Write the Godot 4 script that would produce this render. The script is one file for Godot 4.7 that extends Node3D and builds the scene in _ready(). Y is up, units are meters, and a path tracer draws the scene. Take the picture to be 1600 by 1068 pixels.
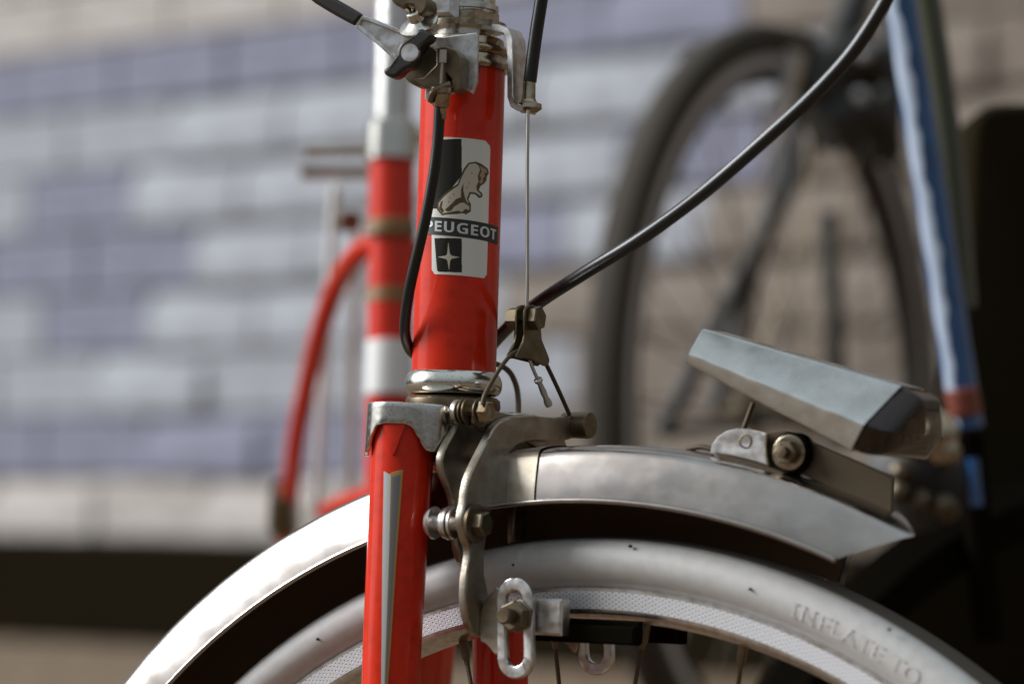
extends Node3D
# A red folding bicycle seen close up from the front with its fork turned, two other bicycles and a block wall behind.

const F := 4600.0            # focal length in pixels of a 1600 px wide picture
const EYE := 0.56            # height of the camera
var PITCH := atan(201.0 / F)
var cam_pos := Vector3(0, EYE, 0)
var rng := RandomNumberGenerator.new()
var M := {}
# steering frame of the red bicycle
var B: Vector3               # steering axis at the lower head bearing
var S: Vector3               # up along the steering axis
var N: Vector3               # where the turned front wheel points
var L: Vector3               # front axle, towards the near side
var FR: Vector3              # where the frame itself points
var HUB: Vector3
var names := {}

func _ready():
	rng.seed = 7
	set_camera_and_light()
	make_materials()
	set_frames()
	build_setting()
	build_wall()
	build_red_bicycle()
	build_dark_bicycle()
	build_blue_bicycle()

# ------------------------------------------------------------------ camera, sky, sun
func set_camera_and_light():
	var cam := Camera3D.new()
	cam.name = "camera"
	cam.position = cam_pos
	cam.rotation = Vector3(PITCH, 0, 0)
	cam.fov = rad_to_deg(2.0 * atan(534.0 / F))
	cam.near = 0.05
	cam.far = 400.0
	var at := CameraAttributesPhysical.new()
	at.frustum_focal_length = 12.0 / tan(deg_to_rad(cam.fov) / 2.0)
	at.frustum_focus_distance = 1.135
	at.frustum_near = 0.05
	at.frustum_far = 400.0
	at.exposure_aperture = at.frustum_focal_length / 16.5  # a 16.5 mm wide opening
	cam.attributes = at
	add_child(cam)
	cam.current = true
	var e := Environment.new()
	e.background_mode = Environment.BG_SKY
	e.tonemap_mode = Environment.TONE_MAPPER_LINEAR
	e.tonemap_exposure = 1.16
	e.sdfgi_enabled = true
	e.ssao_enabled = true
	e.ssil_enabled = true
	var sm := ProceduralSkyMaterial.new()
	sm.sky_top_color = Color(0.90, 0.96, 1.0)
	sm.sky_horizon_color = Color(0.33, 0.30, 0.28)
	sm.sky_curve = 0.35
	sm.ground_bottom_color = Color(0.16, 0.12, 0.08)
	sm.ground_horizon_color = Color(0.32, 0.24, 0.17)
	sm.sun_angle_max = 1.0
	var sky := Sky.new()
	sky.sky_material = sm
	e.sky = sky
	e.background_energy_multiplier = 0.60
	var we := WorldEnvironment.new()
	we.name = "world_environment"
	we.environment = e
	add_child(we)
	var sun := DirectionalLight3D.new()
	sun.name = "sun"
	sun.light_energy = 1.5
	sun.light_color = Color(0.98, 0.99, 1.0)
	sun.light_angular_distance = 30.0
	sun.shadow_enabled = true
	add_child(sun)
	sun.look_at_from_position(Vector3(-0.87, 0.50, -0.12), Vector3.ZERO, Vector3.UP)

# ------------------------------------------------------------------ pixel and frame helpers
func ray(u: float, v: float) -> Vector3:
	var d := Vector3((u - 800.0) / F, -(v - 534.0) / F, -1.0)
	return d.rotated(Vector3.RIGHT, PITCH)

func at(u: float, v: float, depth: float) -> Vector3:
	return cam_pos + ray(u, v) * depth

func on_plane(u: float, v: float, o: Vector3, nrm: Vector3) -> Vector3:
	var d := ray(u, v)
	return cam_pos + d * ((o - cam_pos).dot(nrm) / d.dot(nrm))

func W(n: float, l: float, s: float) -> Vector3:
	return B + N * n + L * l + S * s

func fl(u: float, v: float, lat: float) -> Vector2:      # (n, s) on the plane at that lateral offset
	var p := on_plane(u, v, B + L * lat, L) - B
	return Vector2(p.dot(N), p.dot(S))

func fn(u: float, v: float, no: float) -> Vector2:       # (l, s) on the plane that far in front of the steering axis
	var p := on_plane(u, v, B + N * no, N) - B
	return Vector2(p.dot(L), p.dot(S))

func fl_poly(a: Array, lat: float) -> PackedVector2Array:
	var o := PackedVector2Array()
	for p in a: o.append(fl(p[0], p[1], lat))
	return o

func fn_poly(a: Array, no: float) -> PackedVector2Array:
	var o := PackedVector2Array()
	for p in a: o.append(fn(p[0], p[1], no))
	return o

func cyl(u: float, v: float, o: Vector3, d: Vector3, r: float, ref: Vector3) -> Vector2:   # (angle, height) where the sight line meets a round tube
	var w := ray(u, v)
	var q := cam_pos - o
	var wp := w - d * w.dot(d)
	var qp := q - d * q.dot(d)
	var a := wp.dot(wp)
	var b := 2.0 * wp.dot(qp)
	var c := qp.dot(qp) - r * r
	var disc := b * b - 4.0 * a * c
	var t := (-b - sqrt(maxf(disc, 0.0))) / (2.0 * a)
	var p := cam_pos + w * t - o
	var ex := (ref - d * ref.dot(d)).normalized()
	var ey := d.cross(ex)
	return Vector2(atan2(p.dot(ey), p.dot(ex)), p.dot(d))

func set_frames():
	B = at(709, 585, 1.15)
	var t := at(724, 110, 1.1583)
	S = (t - B).normalized()
	var psi := deg_to_rad(31.7)
	var n0 := Vector3(cos(psi), 0, sin(psi))
	N = (n0 - S * n0.dot(S)).normalized()
	L = N.cross(S)
	if L.z < 0: L = -L
	HUB = B + N * 0.076 - S * 0.3275
	FR = (Vector3(0.082, 0, 1.0) - S * Vector3(0.082, 0, 1.0).dot(S)).normalized()

# ------------------------------------------------------------------ mesh helpers
func geo() -> Dictionary:
	return {"v": PackedVector3Array(), "uv": PackedVector2Array()}

func shell(g: Dictionary, v: PackedVector3Array, uv: PackedVector2Array):
	var vol := 0.0
	var c := v[0]
	for i in range(0, v.size(), 3):
		vol += (v[i] - c).dot((v[i + 1] - c).cross(v[i + 2] - c))
	if uv.size() != v.size(): uv.resize(v.size())
	if vol > 0:
		for i in range(0, v.size(), 3):
			var a := v[i + 1]; v[i + 1] = v[i + 2]; v[i + 2] = a
			var b := uv[i + 1]; uv[i + 1] = uv[i + 2]; uv[i + 2] = b
	g.v.append_array(v)
	g.uv.append_array(uv)

func quad(v, uv, a: Vector3, b: Vector3, c: Vector3, d: Vector3, ua := Vector2.ZERO, ub := Vector2.ZERO, uc := Vector2.ZERO, ud := Vector2.ZERO):
	v.append(a); v.append(b); v.append(c); v.append(a); v.append(c); v.append(d)
	uv.append(ua); uv.append(ub); uv.append(uc); uv.append(ua); uv.append(uc); uv.append(ud)

func loft(g: Dictionary, rings: Array, closed := false, caps := true):
	var v := PackedVector3Array()
	var uv := PackedVector2Array()
	var m := rings.size()
	var k: int = rings[0].size()
	for j in (m if closed else m - 1):
		var r0: PackedVector3Array = rings[j]
		var r1: PackedVector3Array = rings[(j + 1) % m]
		for i in k:
			var i2 := (i + 1) % k
			var u0 := float(i) / k
			var u1 := float(i + 1) / k
			var w0 := float(j) / m
			var w1 := float(j + 1) / m
			quad(v, uv, r0[i], r0[i2], r1[i2], r1[i], Vector2(w0, u0), Vector2(w0, u1), Vector2(w1, u1), Vector2(w1, u0))
	if caps and not closed:
		for e in 2:
			var r: PackedVector3Array = rings[0] if e == 0 else rings[m - 1]
			var c := Vector3.ZERO
			for p in r: c += p
			c /= k
			for i in k:
				var p0 := r[i]
				var p1 := r[(i + 1) % k]
				if e == 0: v.append(c); v.append(p1); v.append(p0)
				else: v.append(c); v.append(p0); v.append(p1)
				for q in 3: uv.append(Vector2.ZERO)
	shell(g, v, uv)

func perp(d: Vector3) -> Vector3:
	var a := Vector3.UP if absf(d.y) < 0.8 else Vector3.RIGHT
	return d.cross(a).normalized()

func smooth_path(p: Array, per := 8) -> PackedVector3Array:
	var o := PackedVector3Array()
	for i in p.size() - 1:
		var p0: Vector3 = p[maxi(i - 1, 0)]
		var p3: Vector3 = p[mini(i + 2, p.size() - 1)]
		for k in per:
			o.append((p[i] as Vector3).cubic_interpolate(p[i + 1], p0, p3, float(k) / per))
	o.append(p[p.size() - 1])
	return o

func tube(g: Dictionary, path: PackedVector3Array, r0: float, r1 := -1.0, sides := 12, flat := 1.0):
	if r1 < 0: r1 = r0
	var rings := []
	var d := (path[1] - path[0]).normalized()
	var x := perp(d)
	for j in path.size():
		var dj := (path[mini(j + 1, path.size() - 1)] - path[maxi(j - 1, 0)]).normalized()
		x = (x - dj * x.dot(dj)).normalized()
		var y := dj.cross(x)
		var r := lerpf(r0, r1, float(j) / (path.size() - 1))
		var ring := PackedVector3Array()
		for i in sides:
			var a := TAU * i / sides
			ring.append(path[j] + x * cos(a) * r + y * sin(a) * r * flat)
		rings.append(ring)
	loft(g, rings)

func bar(g: Dictionary, a: Vector3, b: Vector3, r0: float, r1 := -1.0, sides := 14):
	tube(g, PackedVector3Array([a, b]), r0, r1, sides)

func lathe(g: Dictionary, o: Vector3, d: Vector3, prof: Array, segs := 32, turn := 0.0):   # prof: [height, radius], ends capped
	var x := perp(d)
	var y := d.cross(x)
	var rings := []
	for p in prof:
		var ring := PackedVector3Array()
		for i in segs:
			var a: float = TAU * i / segs + turn
			ring.append(o + d * p[0] + (x * cos(a) + y * sin(a)) * p[1])
		rings.append(ring)
	loft(g, rings)

func ring_sweep(g: Dictionary, c: Vector3, ex: Vector3, ey: Vector3, ez: Vector3, prof: Array, segs: int):  # closed profile [lateral, radius] turned all the way
	var rings := []
	for i in segs:
		var a := TAU * i / segs
		var r := ex * cos(a) + ey * sin(a)
		var ring := PackedVector3Array()
		for p in prof: ring.append(c + r * p[1] + ez * p[0])
		rings.append(ring)
	loft(g, rings, true)

func inset(p: PackedVector2Array, d: float) -> PackedVector2Array:
	var s := -1.0 if Geometry2D.is_polygon_clockwise(p) else 1.0
	var o := PackedVector2Array()
	var k := p.size()
	for i in k:
		var e0 := (p[i] - p[(i + k - 1) % k]).normalized()
		var e1 := (p[(i + 1) % k] - p[i]).normalized()
		var n0 := Vector2(-e0.y, e0.x) * s
		var n1 := Vector2(-e1.y, e1.x) * s
		var m := (n0 + n1)
		m = m.normalized() if m.length() > 0.1 else n0
		o.append(p[i] + m * d / maxf(m.dot(n0), 0.5))
	return o

func chaikin(p: PackedVector2Array, times := 1) -> PackedVector2Array:
	for t in times:
		var o := PackedVector2Array()
		for i in p.size():
			var a := p[i]
			var b := p[(i + 1) % p.size()]
			o.append(a.lerp(b, 0.25)); o.append(a.lerp(b, 0.75))
		p = o
	return p

func extrude(g: Dictionary, p: PackedVector2Array, o: Vector3, ex: Vector3, ey: Vector3, ez: Vector3, z0: float, z1: float, bevel := 0.0004):
	var q := inset(p, bevel)
	var tri := Geometry2D.triangulate_polygon(q)
	if tri.is_empty():
		q = p
		tri = Geometry2D.triangulate_polygon(p)
	var lev := [[q, z0], [p, z0 + bevel], [p, z1 - bevel], [q, z1]]
	var v := PackedVector3Array()
	var uv := PackedVector2Array()
	var k := p.size()
	var flip := Geometry2D.is_polygon_clockwise(p)
	for j in 3:
		for i in k:
			var i2 := (i + 1) % k
			var a: Vector2 = lev[j][0][i]; var b: Vector2 = lev[j][0][i2]; var c: Vector2 = lev[j + 1][0][i2]; var d: Vector2 = lev[j + 1][0][i]
			var za: float = lev[j][1]; var zb: float = lev[j + 1][1]
			var A := o + ex * a.x + ey * a.y + ez * za
			var Bq := o + ex * b.x + ey * b.y + ez * za
			var C := o + ex * c.x + ey * c.y + ez * zb
			var D := o + ex * d.x + ey * d.y + ez * zb
			if flip: quad(v, uv, A, D, C, Bq)
			else: quad(v, uv, A, Bq, C, D)
	for e in 2:
		for t in range(0, tri.size(), 3):
			var z := z0 if e == 0 else z1
			var P := []
			for m in 3:
				var w: Vector2 = q[tri[t + m]]
				P.append(o + ex * w.x + ey * w.y + ez * z)
			var ar := (q[tri[t + 1]] - q[tri[t]]).cross(q[tri[t + 2]] - q[tri[t]])
			if (ar > 0) == (e == 1): v.append(P[0]); v.append(P[1]); v.append(P[2])
			else: v.append(P[0]); v.append(P[2]); v.append(P[1])
			for m in 3: uv.append(Vector2.ZERO)
	shell(g, v, uv)

func ring_plate(g: Dictionary, outer: PackedVector2Array, inner: PackedVector2Array, o: Vector3, ex: Vector3, ey: Vector3, ez: Vector3, z0: float, z1: float, bevel := 0.0004):
	var lev := [[outer, z0 + bevel], [outer, z1 - bevel], [inset(outer, bevel), z1], [inset(inner, -bevel), z1], [inner, z1 - bevel], [inner, z0 + bevel], [inset(inner, -bevel), z0], [inset(outer, bevel), z0]]
	var rings := []
	for l in lev:
		var r := PackedVector3Array()
		for w in l[0]: r.append(o + ex * w.x + ey * w.y + ez * l[1])
		rings.append(r)
	loft(g, rings, true)

func skin(g: Dictionary, o: Vector3, d: Vector3, ref: Vector3, rad: Callable, rows: Array, cols: int, thick: float, shear := 0.0):   # a skin on a round tube; rows: [height, left angle, right angle]
	var ex := (ref - d * ref.dot(d)).normalized()
	var ey := d.cross(ex)
	var v := PackedVector3Array()
	var uv := PackedVector2Array()
	var m := rows.size()
	var P := [[], []]
	for q in 2:
		for j in m:
			var line := []
			for i in cols + 1:
				var a := lerpf(rows[j][1], rows[j][2], float(i) / cols)
				var h: float = rows[j][0] + shear * a
				var r: float = rad.call(h) + (thick if q == 1 else -0.0004)
				line.append(o + d * h + (ex * cos(a) + ey * sin(a)) * r)
			P[q].append(line)
	for j in m - 1:
		for i in cols:
			var u0 := float(i) / cols; var u1 := float(i + 1) / cols
			var w0: float = (rows[0][0] - rows[j][0]) / (rows[0][0] - rows[m - 1][0]); var w1: float = (rows[0][0] - rows[j + 1][0]) / (rows[0][0] - rows[m - 1][0])
			quad(v, uv, P[1][j][i], P[1][j][i + 1], P[1][j + 1][i + 1], P[1][j + 1][i], Vector2(u0, w0), Vector2(u1, w0), Vector2(u1, w1), Vector2(u0, w1))
			quad(v, uv, P[0][j][i], P[0][j + 1][i], P[0][j + 1][i + 1], P[0][j][i + 1])
		quad(v, uv, P[1][j][0], P[1][j + 1][0], P[0][j + 1][0], P[0][j][0])
		quad(v, uv, P[1][j][cols], P[0][j][cols], P[0][j + 1][cols], P[1][j + 1][cols])
	for i in cols:
		quad(v, uv, P[1][0][i], P[0][0][i], P[0][0][i + 1], P[1][0][i + 1])
		quad(v, uv, P[1][m - 1][i], P[1][m - 1][i + 1], P[0][m - 1][i + 1], P[0][m - 1][i])
	shell(g, v, uv)

func box(g: Dictionary, c: Vector3, ex: Vector3, ey: Vector3, ez: Vector3, hx: float, hy: float, hz: float, bevel := 0.001):
	extrude(g, PackedVector2Array([Vector2(-hx, -hy), Vector2(hx, -hy), Vector2(hx, hy), Vector2(-hx, hy)]), c, ex, ey, ez, -hz, hz, bevel)

func mesh_of(g: Dictionary, angle := 40.0, centre := true) -> Array:
	var v: PackedVector3Array = g.v
	var n := v.size() / 3
	var mid := Vector3.ZERO
	if centre:
		var bb := AABB(v[0], Vector3.ZERO)
		for p in v: bb = bb.expand(p)
		mid = bb.get_center()
	var fnv := PackedVector3Array(); fnv.resize(n)
	var near := {}
	var keys := []
	keys.resize(v.size())
	for f in n:
		var a := v[f * 3]; var b := v[f * 3 + 1]; var c := v[f * 3 + 2]
		fnv[f] = (c - a).cross(b - a) * 1.0e6
		for k in 3:
			var p := v[f * 3 + k]
			var key := Vector3i((p * 100000.0).round())
			keys[f * 3 + k] = key
			if near.has(key): near[key].append(f)
			else: near[key] = [f]
	var unit := PackedVector3Array(); unit.resize(n)
	for f in n: unit[f] = fnv[f].normalized()
	var nn := PackedVector3Array(); nn.resize(v.size())
	var lim := cos(deg_to_rad(angle))
	for i in v.size():
		var f := i / 3
		var sum := Vector3.ZERO
		for q in near[keys[i]]:
			if unit[q].dot(unit[f]) > lim: sum += fnv[q]
		nn[i] = sum.normalized() if sum.length() > 0 else Vector3.UP
	var vv := PackedVector3Array(); vv.resize(v.size())
	for i in v.size(): vv[i] = v[i] - mid
	var arr := []
	arr.resize(Mesh.ARRAY_MAX)
	arr[Mesh.ARRAY_VERTEX] = vv
	arr[Mesh.ARRAY_NORMAL] = nn
	arr[Mesh.ARRAY_TEX_UV] = g.uv
	var m := ArrayMesh.new()
	m.add_surface_from_arrays(Mesh.PRIMITIVE_TRIANGLES, arr)
	return [m, mid]

func origin_of(n: Node) -> Vector3:
	var p := Vector3.ZERO
	while n is Node3D and n != self:
		p += (n as Node3D).position
		n = n.get_parent()
	return p

func numbered(called: String, parent: Node) -> String:
	var key := str(parent.get_instance_id()) + called
	var k: int = names.get(key, 0)
	names[key] = k + 1
	return called if k == 0 else "%s_%03d" % [called, k]

func obj(called: String, g: Dictionary, mat: Material, parent: Node = self, angle := 40.0) -> MeshInstance3D:
	var r := mesh_of(g, angle)
	var o := MeshInstance3D.new()
	o.mesh = r[0]
	o.material_override = null
	(r[0] as ArrayMesh).surface_set_material(0, mat)
	o.name = numbered(called, parent)
	o.position = r[1] - origin_of(parent)
	parent.add_child(o, true)
	return o

func thing(called: String, label: String, category: String, pos: Vector3) -> Node3D:
	var o := Node3D.new()
	o.name = numbered(called, self)
	add_child(o, true)
	o.position = pos
	o.set_meta("label", label)
	o.set_meta("category", category)
	return o

# ------------------------------------------------------------------ materials
func noise(freq: float, octaves: int, sd: int, lo: Color, hi: Color, a := 0.3, b := 0.7, size := 256) -> NoiseTexture2D:
	var fnl := FastNoiseLite.new()
	fnl.noise_type = FastNoiseLite.TYPE_SIMPLEX_SMOOTH
	fnl.frequency = freq
	fnl.fractal_octaves = octaves
	fnl.seed = sd
	var t := NoiseTexture2D.new()
	t.width = size; t.height = size
	t.seamless = true
	t.noise = fnl
	var gr := Gradient.new()
	gr.offsets = PackedFloat32Array([a, b])
	gr.colors = PackedColorArray([lo, hi])
	t.color_ramp = gr
	return t

func lin(r: float, g: float, b: float) -> Color:
	return Color(r, g, b).linear_to_srgb()

func mat(called: String, col: Color, rough: float, metal := 0.0) -> StandardMaterial3D:
	var m := StandardMaterial3D.new()
	m.resource_name = called
	m.albedo_color = col
	m.roughness = rough
	m.metallic = metal
	M[called] = m
	return m

func tri(m: StandardMaterial3D, scale: float):
	m.uv1_triplanar = true
	m.uv1_scale = Vector3.ONE * scale

func make_materials():
	var wear := noise(0.02, 5, 3, Color(0.35, 0.35, 0.35), Color(1, 1, 1), 0.25, 0.75)
	var grey := func(v): return Color(v, v, v)
	var spots := noise(0.06, 4, 11, Color(0.72, 0.66, 0.58), Color(1, 1, 1), 0.14, 0.26)
	var fine := noise(0.08, 4, 21, grey.call(0.3), grey.call(0.7), 0.2, 0.8)
	# paint
	var m := mat("red_paint", lin(0.55, 0.020, 0.002), 0.5)
	m.metallic_specular = 0.2
	m.clearcoat_enabled = true; m.clearcoat = 0.7; m.clearcoat_roughness = 0.13
	m.albedo_texture = noise(0.03, 5, 5, Color(0.90, 0.88, 0.87), Color(1, 1, 1), 0.15, 0.5)
	tri(m, 14)
	m = mat("chrome", lin(0.62, 0.60, 0.55), 1.0, 1.0)
	m.albedo_texture = spots
	m.roughness_texture = noise(0.03, 5, 9, grey.call(0.26), grey.call(0.12), 0.3, 0.7)
	tri(m, 40)
	m = mat("dull_steel", lin(0.19, 0.155, 0.105), 1.0, 0.9)
	m.albedo_texture = noise(0.02, 5, 13, Color(0.86, 0.82, 0.78), Color(1, 1, 1), 0.25, 0.7)
	m.roughness_texture = noise(0.015, 5, 14, grey.call(0.42), grey.call(0.33), 0.3, 0.7)
	tri(m, 20)
	m = mat("alloy", lin(0.70, 0.70, 0.70), 1.0, 1.0)
	m.albedo_texture = noise(0.02, 5, 15, Color(0.86, 0.82, 0.78), Color(1, 1, 1), 0.2, 0.6)
	m.roughness_texture = noise(0.015, 5, 16, grey.call(0.38), grey.call(0.28), 0.3, 0.7)
	tri(m, 40)
	m = mat("brake_alloy", lin(0.40, 0.365, 0.31), 1.0, 1.0)
	m.albedo_texture = noise(0.02, 5, 17, Color(0.86, 0.82, 0.77), Color(1, 1, 1), 0.25, 0.7)
	m.roughness_texture = noise(0.015, 5, 18, grey.call(0.46), grey.call(0.36), 0.3, 0.7)
	tri(m, 20)
	m = mat("mudguard_alloy", lin(0.42, 0.385, 0.36), 1.0, 1.0)
	m.albedo_texture = noise(0.012, 6, 19, Color(0.94, 0.93, 0.92), Color(1, 1, 1), 0.25, 0.6, 512)
	m.roughness_texture = noise(0.015, 6, 20, grey.call(0.24), grey.call(0.17), 0.3, 0.7, 512)
	tri(m, 9)
	m.normal_enabled = true; m.normal_scale = 0.5
	var dents := noise(0.008, 2, 28, Color(0, 0, 0), Color(1, 1, 1), 0.0, 1.0)
	dents.color_ramp = null; dents.as_normal_map = true; dents.bump_strength = 4.0
	m.normal_texture = dents
	m = mat("lamp_alloy", lin(0.60, 0.60, 0.575), 1.0, 1.0)
	m.albedo_texture = noise(0.02, 5, 22, Color(0.93, 0.92, 0.91), Color(1, 1, 1), 0.25, 0.6)
	m.roughness_texture = noise(0.015, 5, 23, grey.call(0.30), grey.call(0.21), 0.3, 0.7)
	tri(m, 16)
	m = mat("worn_chrome", lin(0.40, 0.345, 0.265), 0.2, 1.0)
	m.albedo_texture = noise(0.02, 5, 27, Color(0.80, 0.72, 0.62), Color(1, 1, 1), 0.25, 0.55)
	tri(m, 40)
	m = mat("black_tyre", lin(0.005, 0.004, 0.003), 0.95)
	m.specular_mode = BaseMaterial3D.SPECULAR_DISABLED
	# rubber and plastic
	m = mat("grey_rubber", lin(0.47, 0.455, 0.44), 0.55)
	m.albedo_texture = noise(0.03, 6, 24, Color(0.955, 0.95, 0.945), Color(1, 1, 1), 0.25, 0.6, 512)
	tri(m, 10)
	m = mat("tread_rubber", lin(0.05, 0.042, 0.03), 0.8)
	m = mat("black_housing", lin(0.006, 0.006, 0.006), 0.36)
	m = mat("black_plastic", lin(0.018, 0.015, 0.011), 0.42)
	m = mat("black_rubber", lin(0.006, 0.005, 0.003), 0.8)
	m.specular_mode = BaseMaterial3D.SPECULAR_DISABLED
	m = mat("rusty_wire", lin(0.07, 0.045, 0.022), 0.6, 0.4)
	m = mat("bright_wire", lin(0.55, 0.53, 0.50), 0.35, 1.0)
	m = mat("brass", lin(0.42, 0.26, 0.10), 0.35, 1.0)
	# decals
	m = mat("silver_decal", lin(0.56, 0.58, 0.57), 0.35, 0.35)
	m = mat("grey_decal", lin(0.16, 0.16, 0.17), 0.4, 0.2)
	m = mat("gold_decal", lin(0.40, 0.25, 0.07), 0.4, 0.3)
	m = mat("dull_gold", lin(0.20, 0.11, 0.035), 0.5)
	m = mat("tarnished_steel", lin(0.085, 0.065, 0.042), 0.42, 0.8)
	m = mat("white_decal", lin(0.66, 0.66, 0.64), 0.4)
	# background
	m = mat("dark_frame", lin(0.010, 0.008, 0.005), 0.6)
	m = mat("dark_tyre", lin(0.030, 0.022, 0.013), 0.85)
	m = mat("pale_rim", lin(0.52, 0.50, 0.50), 0.45, 0.5)
	m = mat("blue_paint", lin(0.010, 0.07, 0.20), 0.3)
	m.clearcoat_enabled = true; m.clearcoat = 1.0; m.clearcoat_roughness = 0.08
	m.normal_enabled = true; m.normal_scale = 0.5
	var bumps := noise(0.012, 1, 31, Color(0, 0, 0), Color(1, 1, 1), 0.0, 1.0)
	bumps.as_normal_map = true; bumps.bump_strength = 10.0; bumps.color_ramp = null
	m.normal_texture = bumps
	tri(m, 10)

# ------------------------------------------------------------------ ground and wall
func build_setting():
	var g := geo()
	box(g, Vector3(0, -0.1, -8), Vector3.RIGHT, Vector3.BACK, Vector3.UP, 60, 60, 0.1, 0.01)
	var m := mat("ground_earth", lin(0.20, 0.135, 0.075), 0.95)
	m.albedo_texture = noise(0.02, 6, 41, Color(0.6, 0.56, 0.5), Color(1, 1, 1), 0.25, 0.7, 512)
	m.uv1_triplanar = true; m.uv1_world_triplanar = true; m.uv1_scale = Vector3.ONE * 0.9
	var o := obj("ground", g, m)
	o.set_meta("kind", "structure")

func build_wall():
	var h := Vector3(0.78, 0, 0.6258).normalized()      # along the wall, coming nearer to the right
	var nrm := Vector3(-h.z, 0, h.x)
	var p0 := Vector3(at(200, 735, 9.6).x, 0, at(200, 735, 9.6).z)
	var root := thing("block_wall", "wall of pale grey and lilac painted blocks on a dark plinth behind the bicycles", "wall", p0)
	var g := geo()
	box(g, p0 + h * 8.0 + Vector3.UP * 3.5 - nrm * 0.13, h, Vector3.UP, nrm, 14.0, 3.5, 0.1, 0.004)  # extended up and to the right, unseen, so metal reflects wall instead of sky
	var mm := mat("mortar", lin(0.21, 0.195, 0.185), 0.9)
	obj("backing", g, mm, root)
	g = geo()
	box(g, p0 + h * 8.0 + Vector3.UP * 0.165 + nrm * 0.02, h, Vector3.UP, nrm, 14.0, 0.165, 0.05, 0.012)
	mm = mat("plinth_paint", lin(0.012, 0.009, 0.005), 0.95)
	mm.specular_mode = BaseMaterial3D.SPECULAR_DISABLED
	obj("plinth", g, mm, root)
	# block variants, front faces with a sloping upper lip
	var cols := {"g": lin(0.35, 0.365, 0.40), "b": lin(0.205, 0.208, 0.285), "c": lin(0.46, 0.42, 0.385), "t": lin(0.185, 0.145, 0.11)}  # t: brown that puts shade into the colour of the right-hand blocks
	var mats := {}
	for k in cols:
		var m := mat("block_paint_and_shade_" + k, cols[k], 0.75)
		m.albedo_texture = noise(0.02, 5, 50 + mats.size(), Color(0.84, 0.83, 0.82), Color(1, 1, 1), 0.25, 0.7)
		tri(m, 2.2)
		mats[k] = m
	var meshes := {}
	for k in cols:
		for lip in 2:
			var bg := geo()
			var hl := 0.245; var hh := 0.096
			var pts := [Vector2(-0.10, -hh), Vector2(0.0, -hh), Vector2(0.006, -hh + 0.008), Vector2(0.006, hh - 0.01), Vector2(0, hh), Vector2(-0.10, hh)]
			if lip == 1: pts = [Vector2(-0.10, -hh), Vector2(0.016, -hh), Vector2(0.02, -hh + 0.006), Vector2(0.022, hh - 0.075), Vector2(-0.018, hh), Vector2(-0.10, hh)]
			extrude(bg, PackedVector2Array(pts), Vector3.ZERO, nrm, Vector3.UP, h, -hl, hl, 0.004)
			var r := mesh_of(bg, 30.0, false)
			(r[0] as ArrayMesh).surface_set_material(0, mats[k])
			meshes[k + str(lip)] = r[0]
	# rows from the plinth up; the joint that the photograph shows nearest x = 200 fixes each row's start
	var base := 0.335
	var ch := 0.203
	var row_joint := [150.0, 65.0, 150.0, 65.0, 305.0, 205.0, 266.0, 180.0, 266.0, 180.0, 266.0, 180.0]
	var row_col := ["c", "b", "g", "x", "y", "z", "g", "b", "c", "c", "c", "c"]
	for r in 12:
		var y := base + ch * (r + 0.5)
		# where the joint lies along the wall
		var q := on_plane(row_joint[r], 735, p0, nrm)
		var t0 := fposmod((q - p0).dot(h), 0.5)
		for i in range(-5, 19):
			var t := t0 + i * 0.5 + 0.25
			var c := p0 + h * t + Vector3.UP * y
			var rel := c - cam_pos
			var u := 800.0 + F * rel.x / -rel.z
			var col: String = row_col[r]
			match row_col[r]:
				"x": col = "b" if u > 40 and u < 240 else "g"
				"y": col = "b" if u < 300 or (u > 760 and u < 900) else "g"
				"z": col = "b" if (u > 45 and u < 205) or (u > 1000 and u < 1100) else "g"
				"g": col = "g"
			if col == "g" and u > 1000 and rng.randf() < 0.05: col = "c"
			if u > 860 and r < 4: col = "t"  # shaded right part of the wall, given by brown block colour
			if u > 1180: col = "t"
			var lip := 1 if (r >= 3 and r <= 6 and u > 240 and rng.randf() < 0.9) or rng.randf() < 0.12 else 0
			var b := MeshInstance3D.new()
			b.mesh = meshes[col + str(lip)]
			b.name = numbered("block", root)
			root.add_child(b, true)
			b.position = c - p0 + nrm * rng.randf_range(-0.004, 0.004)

# ------------------------------------------------------------------ the red bicycle
func stadium(c: Vector2, up: Vector2, half: float, r: float, k := 12, rx := 1.0) -> PackedVector2Array:
	var x := Vector2(up.y, -up.x)
	var o := PackedVector2Array()
	for i in k + 1:
		var a := PI * i / k
		o.append(c + up * half + (x * cos(a) * rx + up * sin(a)) * r)
	for i in k + 1:
		var a := PI + PI * i / k
		o.append(c - up * half + (x * cos(a) * rx + up * sin(a)) * r)
	return o

func build_red_bicycle():
	var ground_point := Vector3(HUB.x, 0, HUB.z)
	var bike := thing("red_bicycle", "red folding bicycle in the foreground with a lamp on its silver mudguard", "bicycle", ground_point)
	build_frame(bike)
	build_headset(bike)
	build_fork(bike)
	build_wheel(bike)
	build_mudguard(bike)
	build_brake(bike)
	build_cables(bike)
	build_shifter(bike)
	build_lamp(bike)

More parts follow.
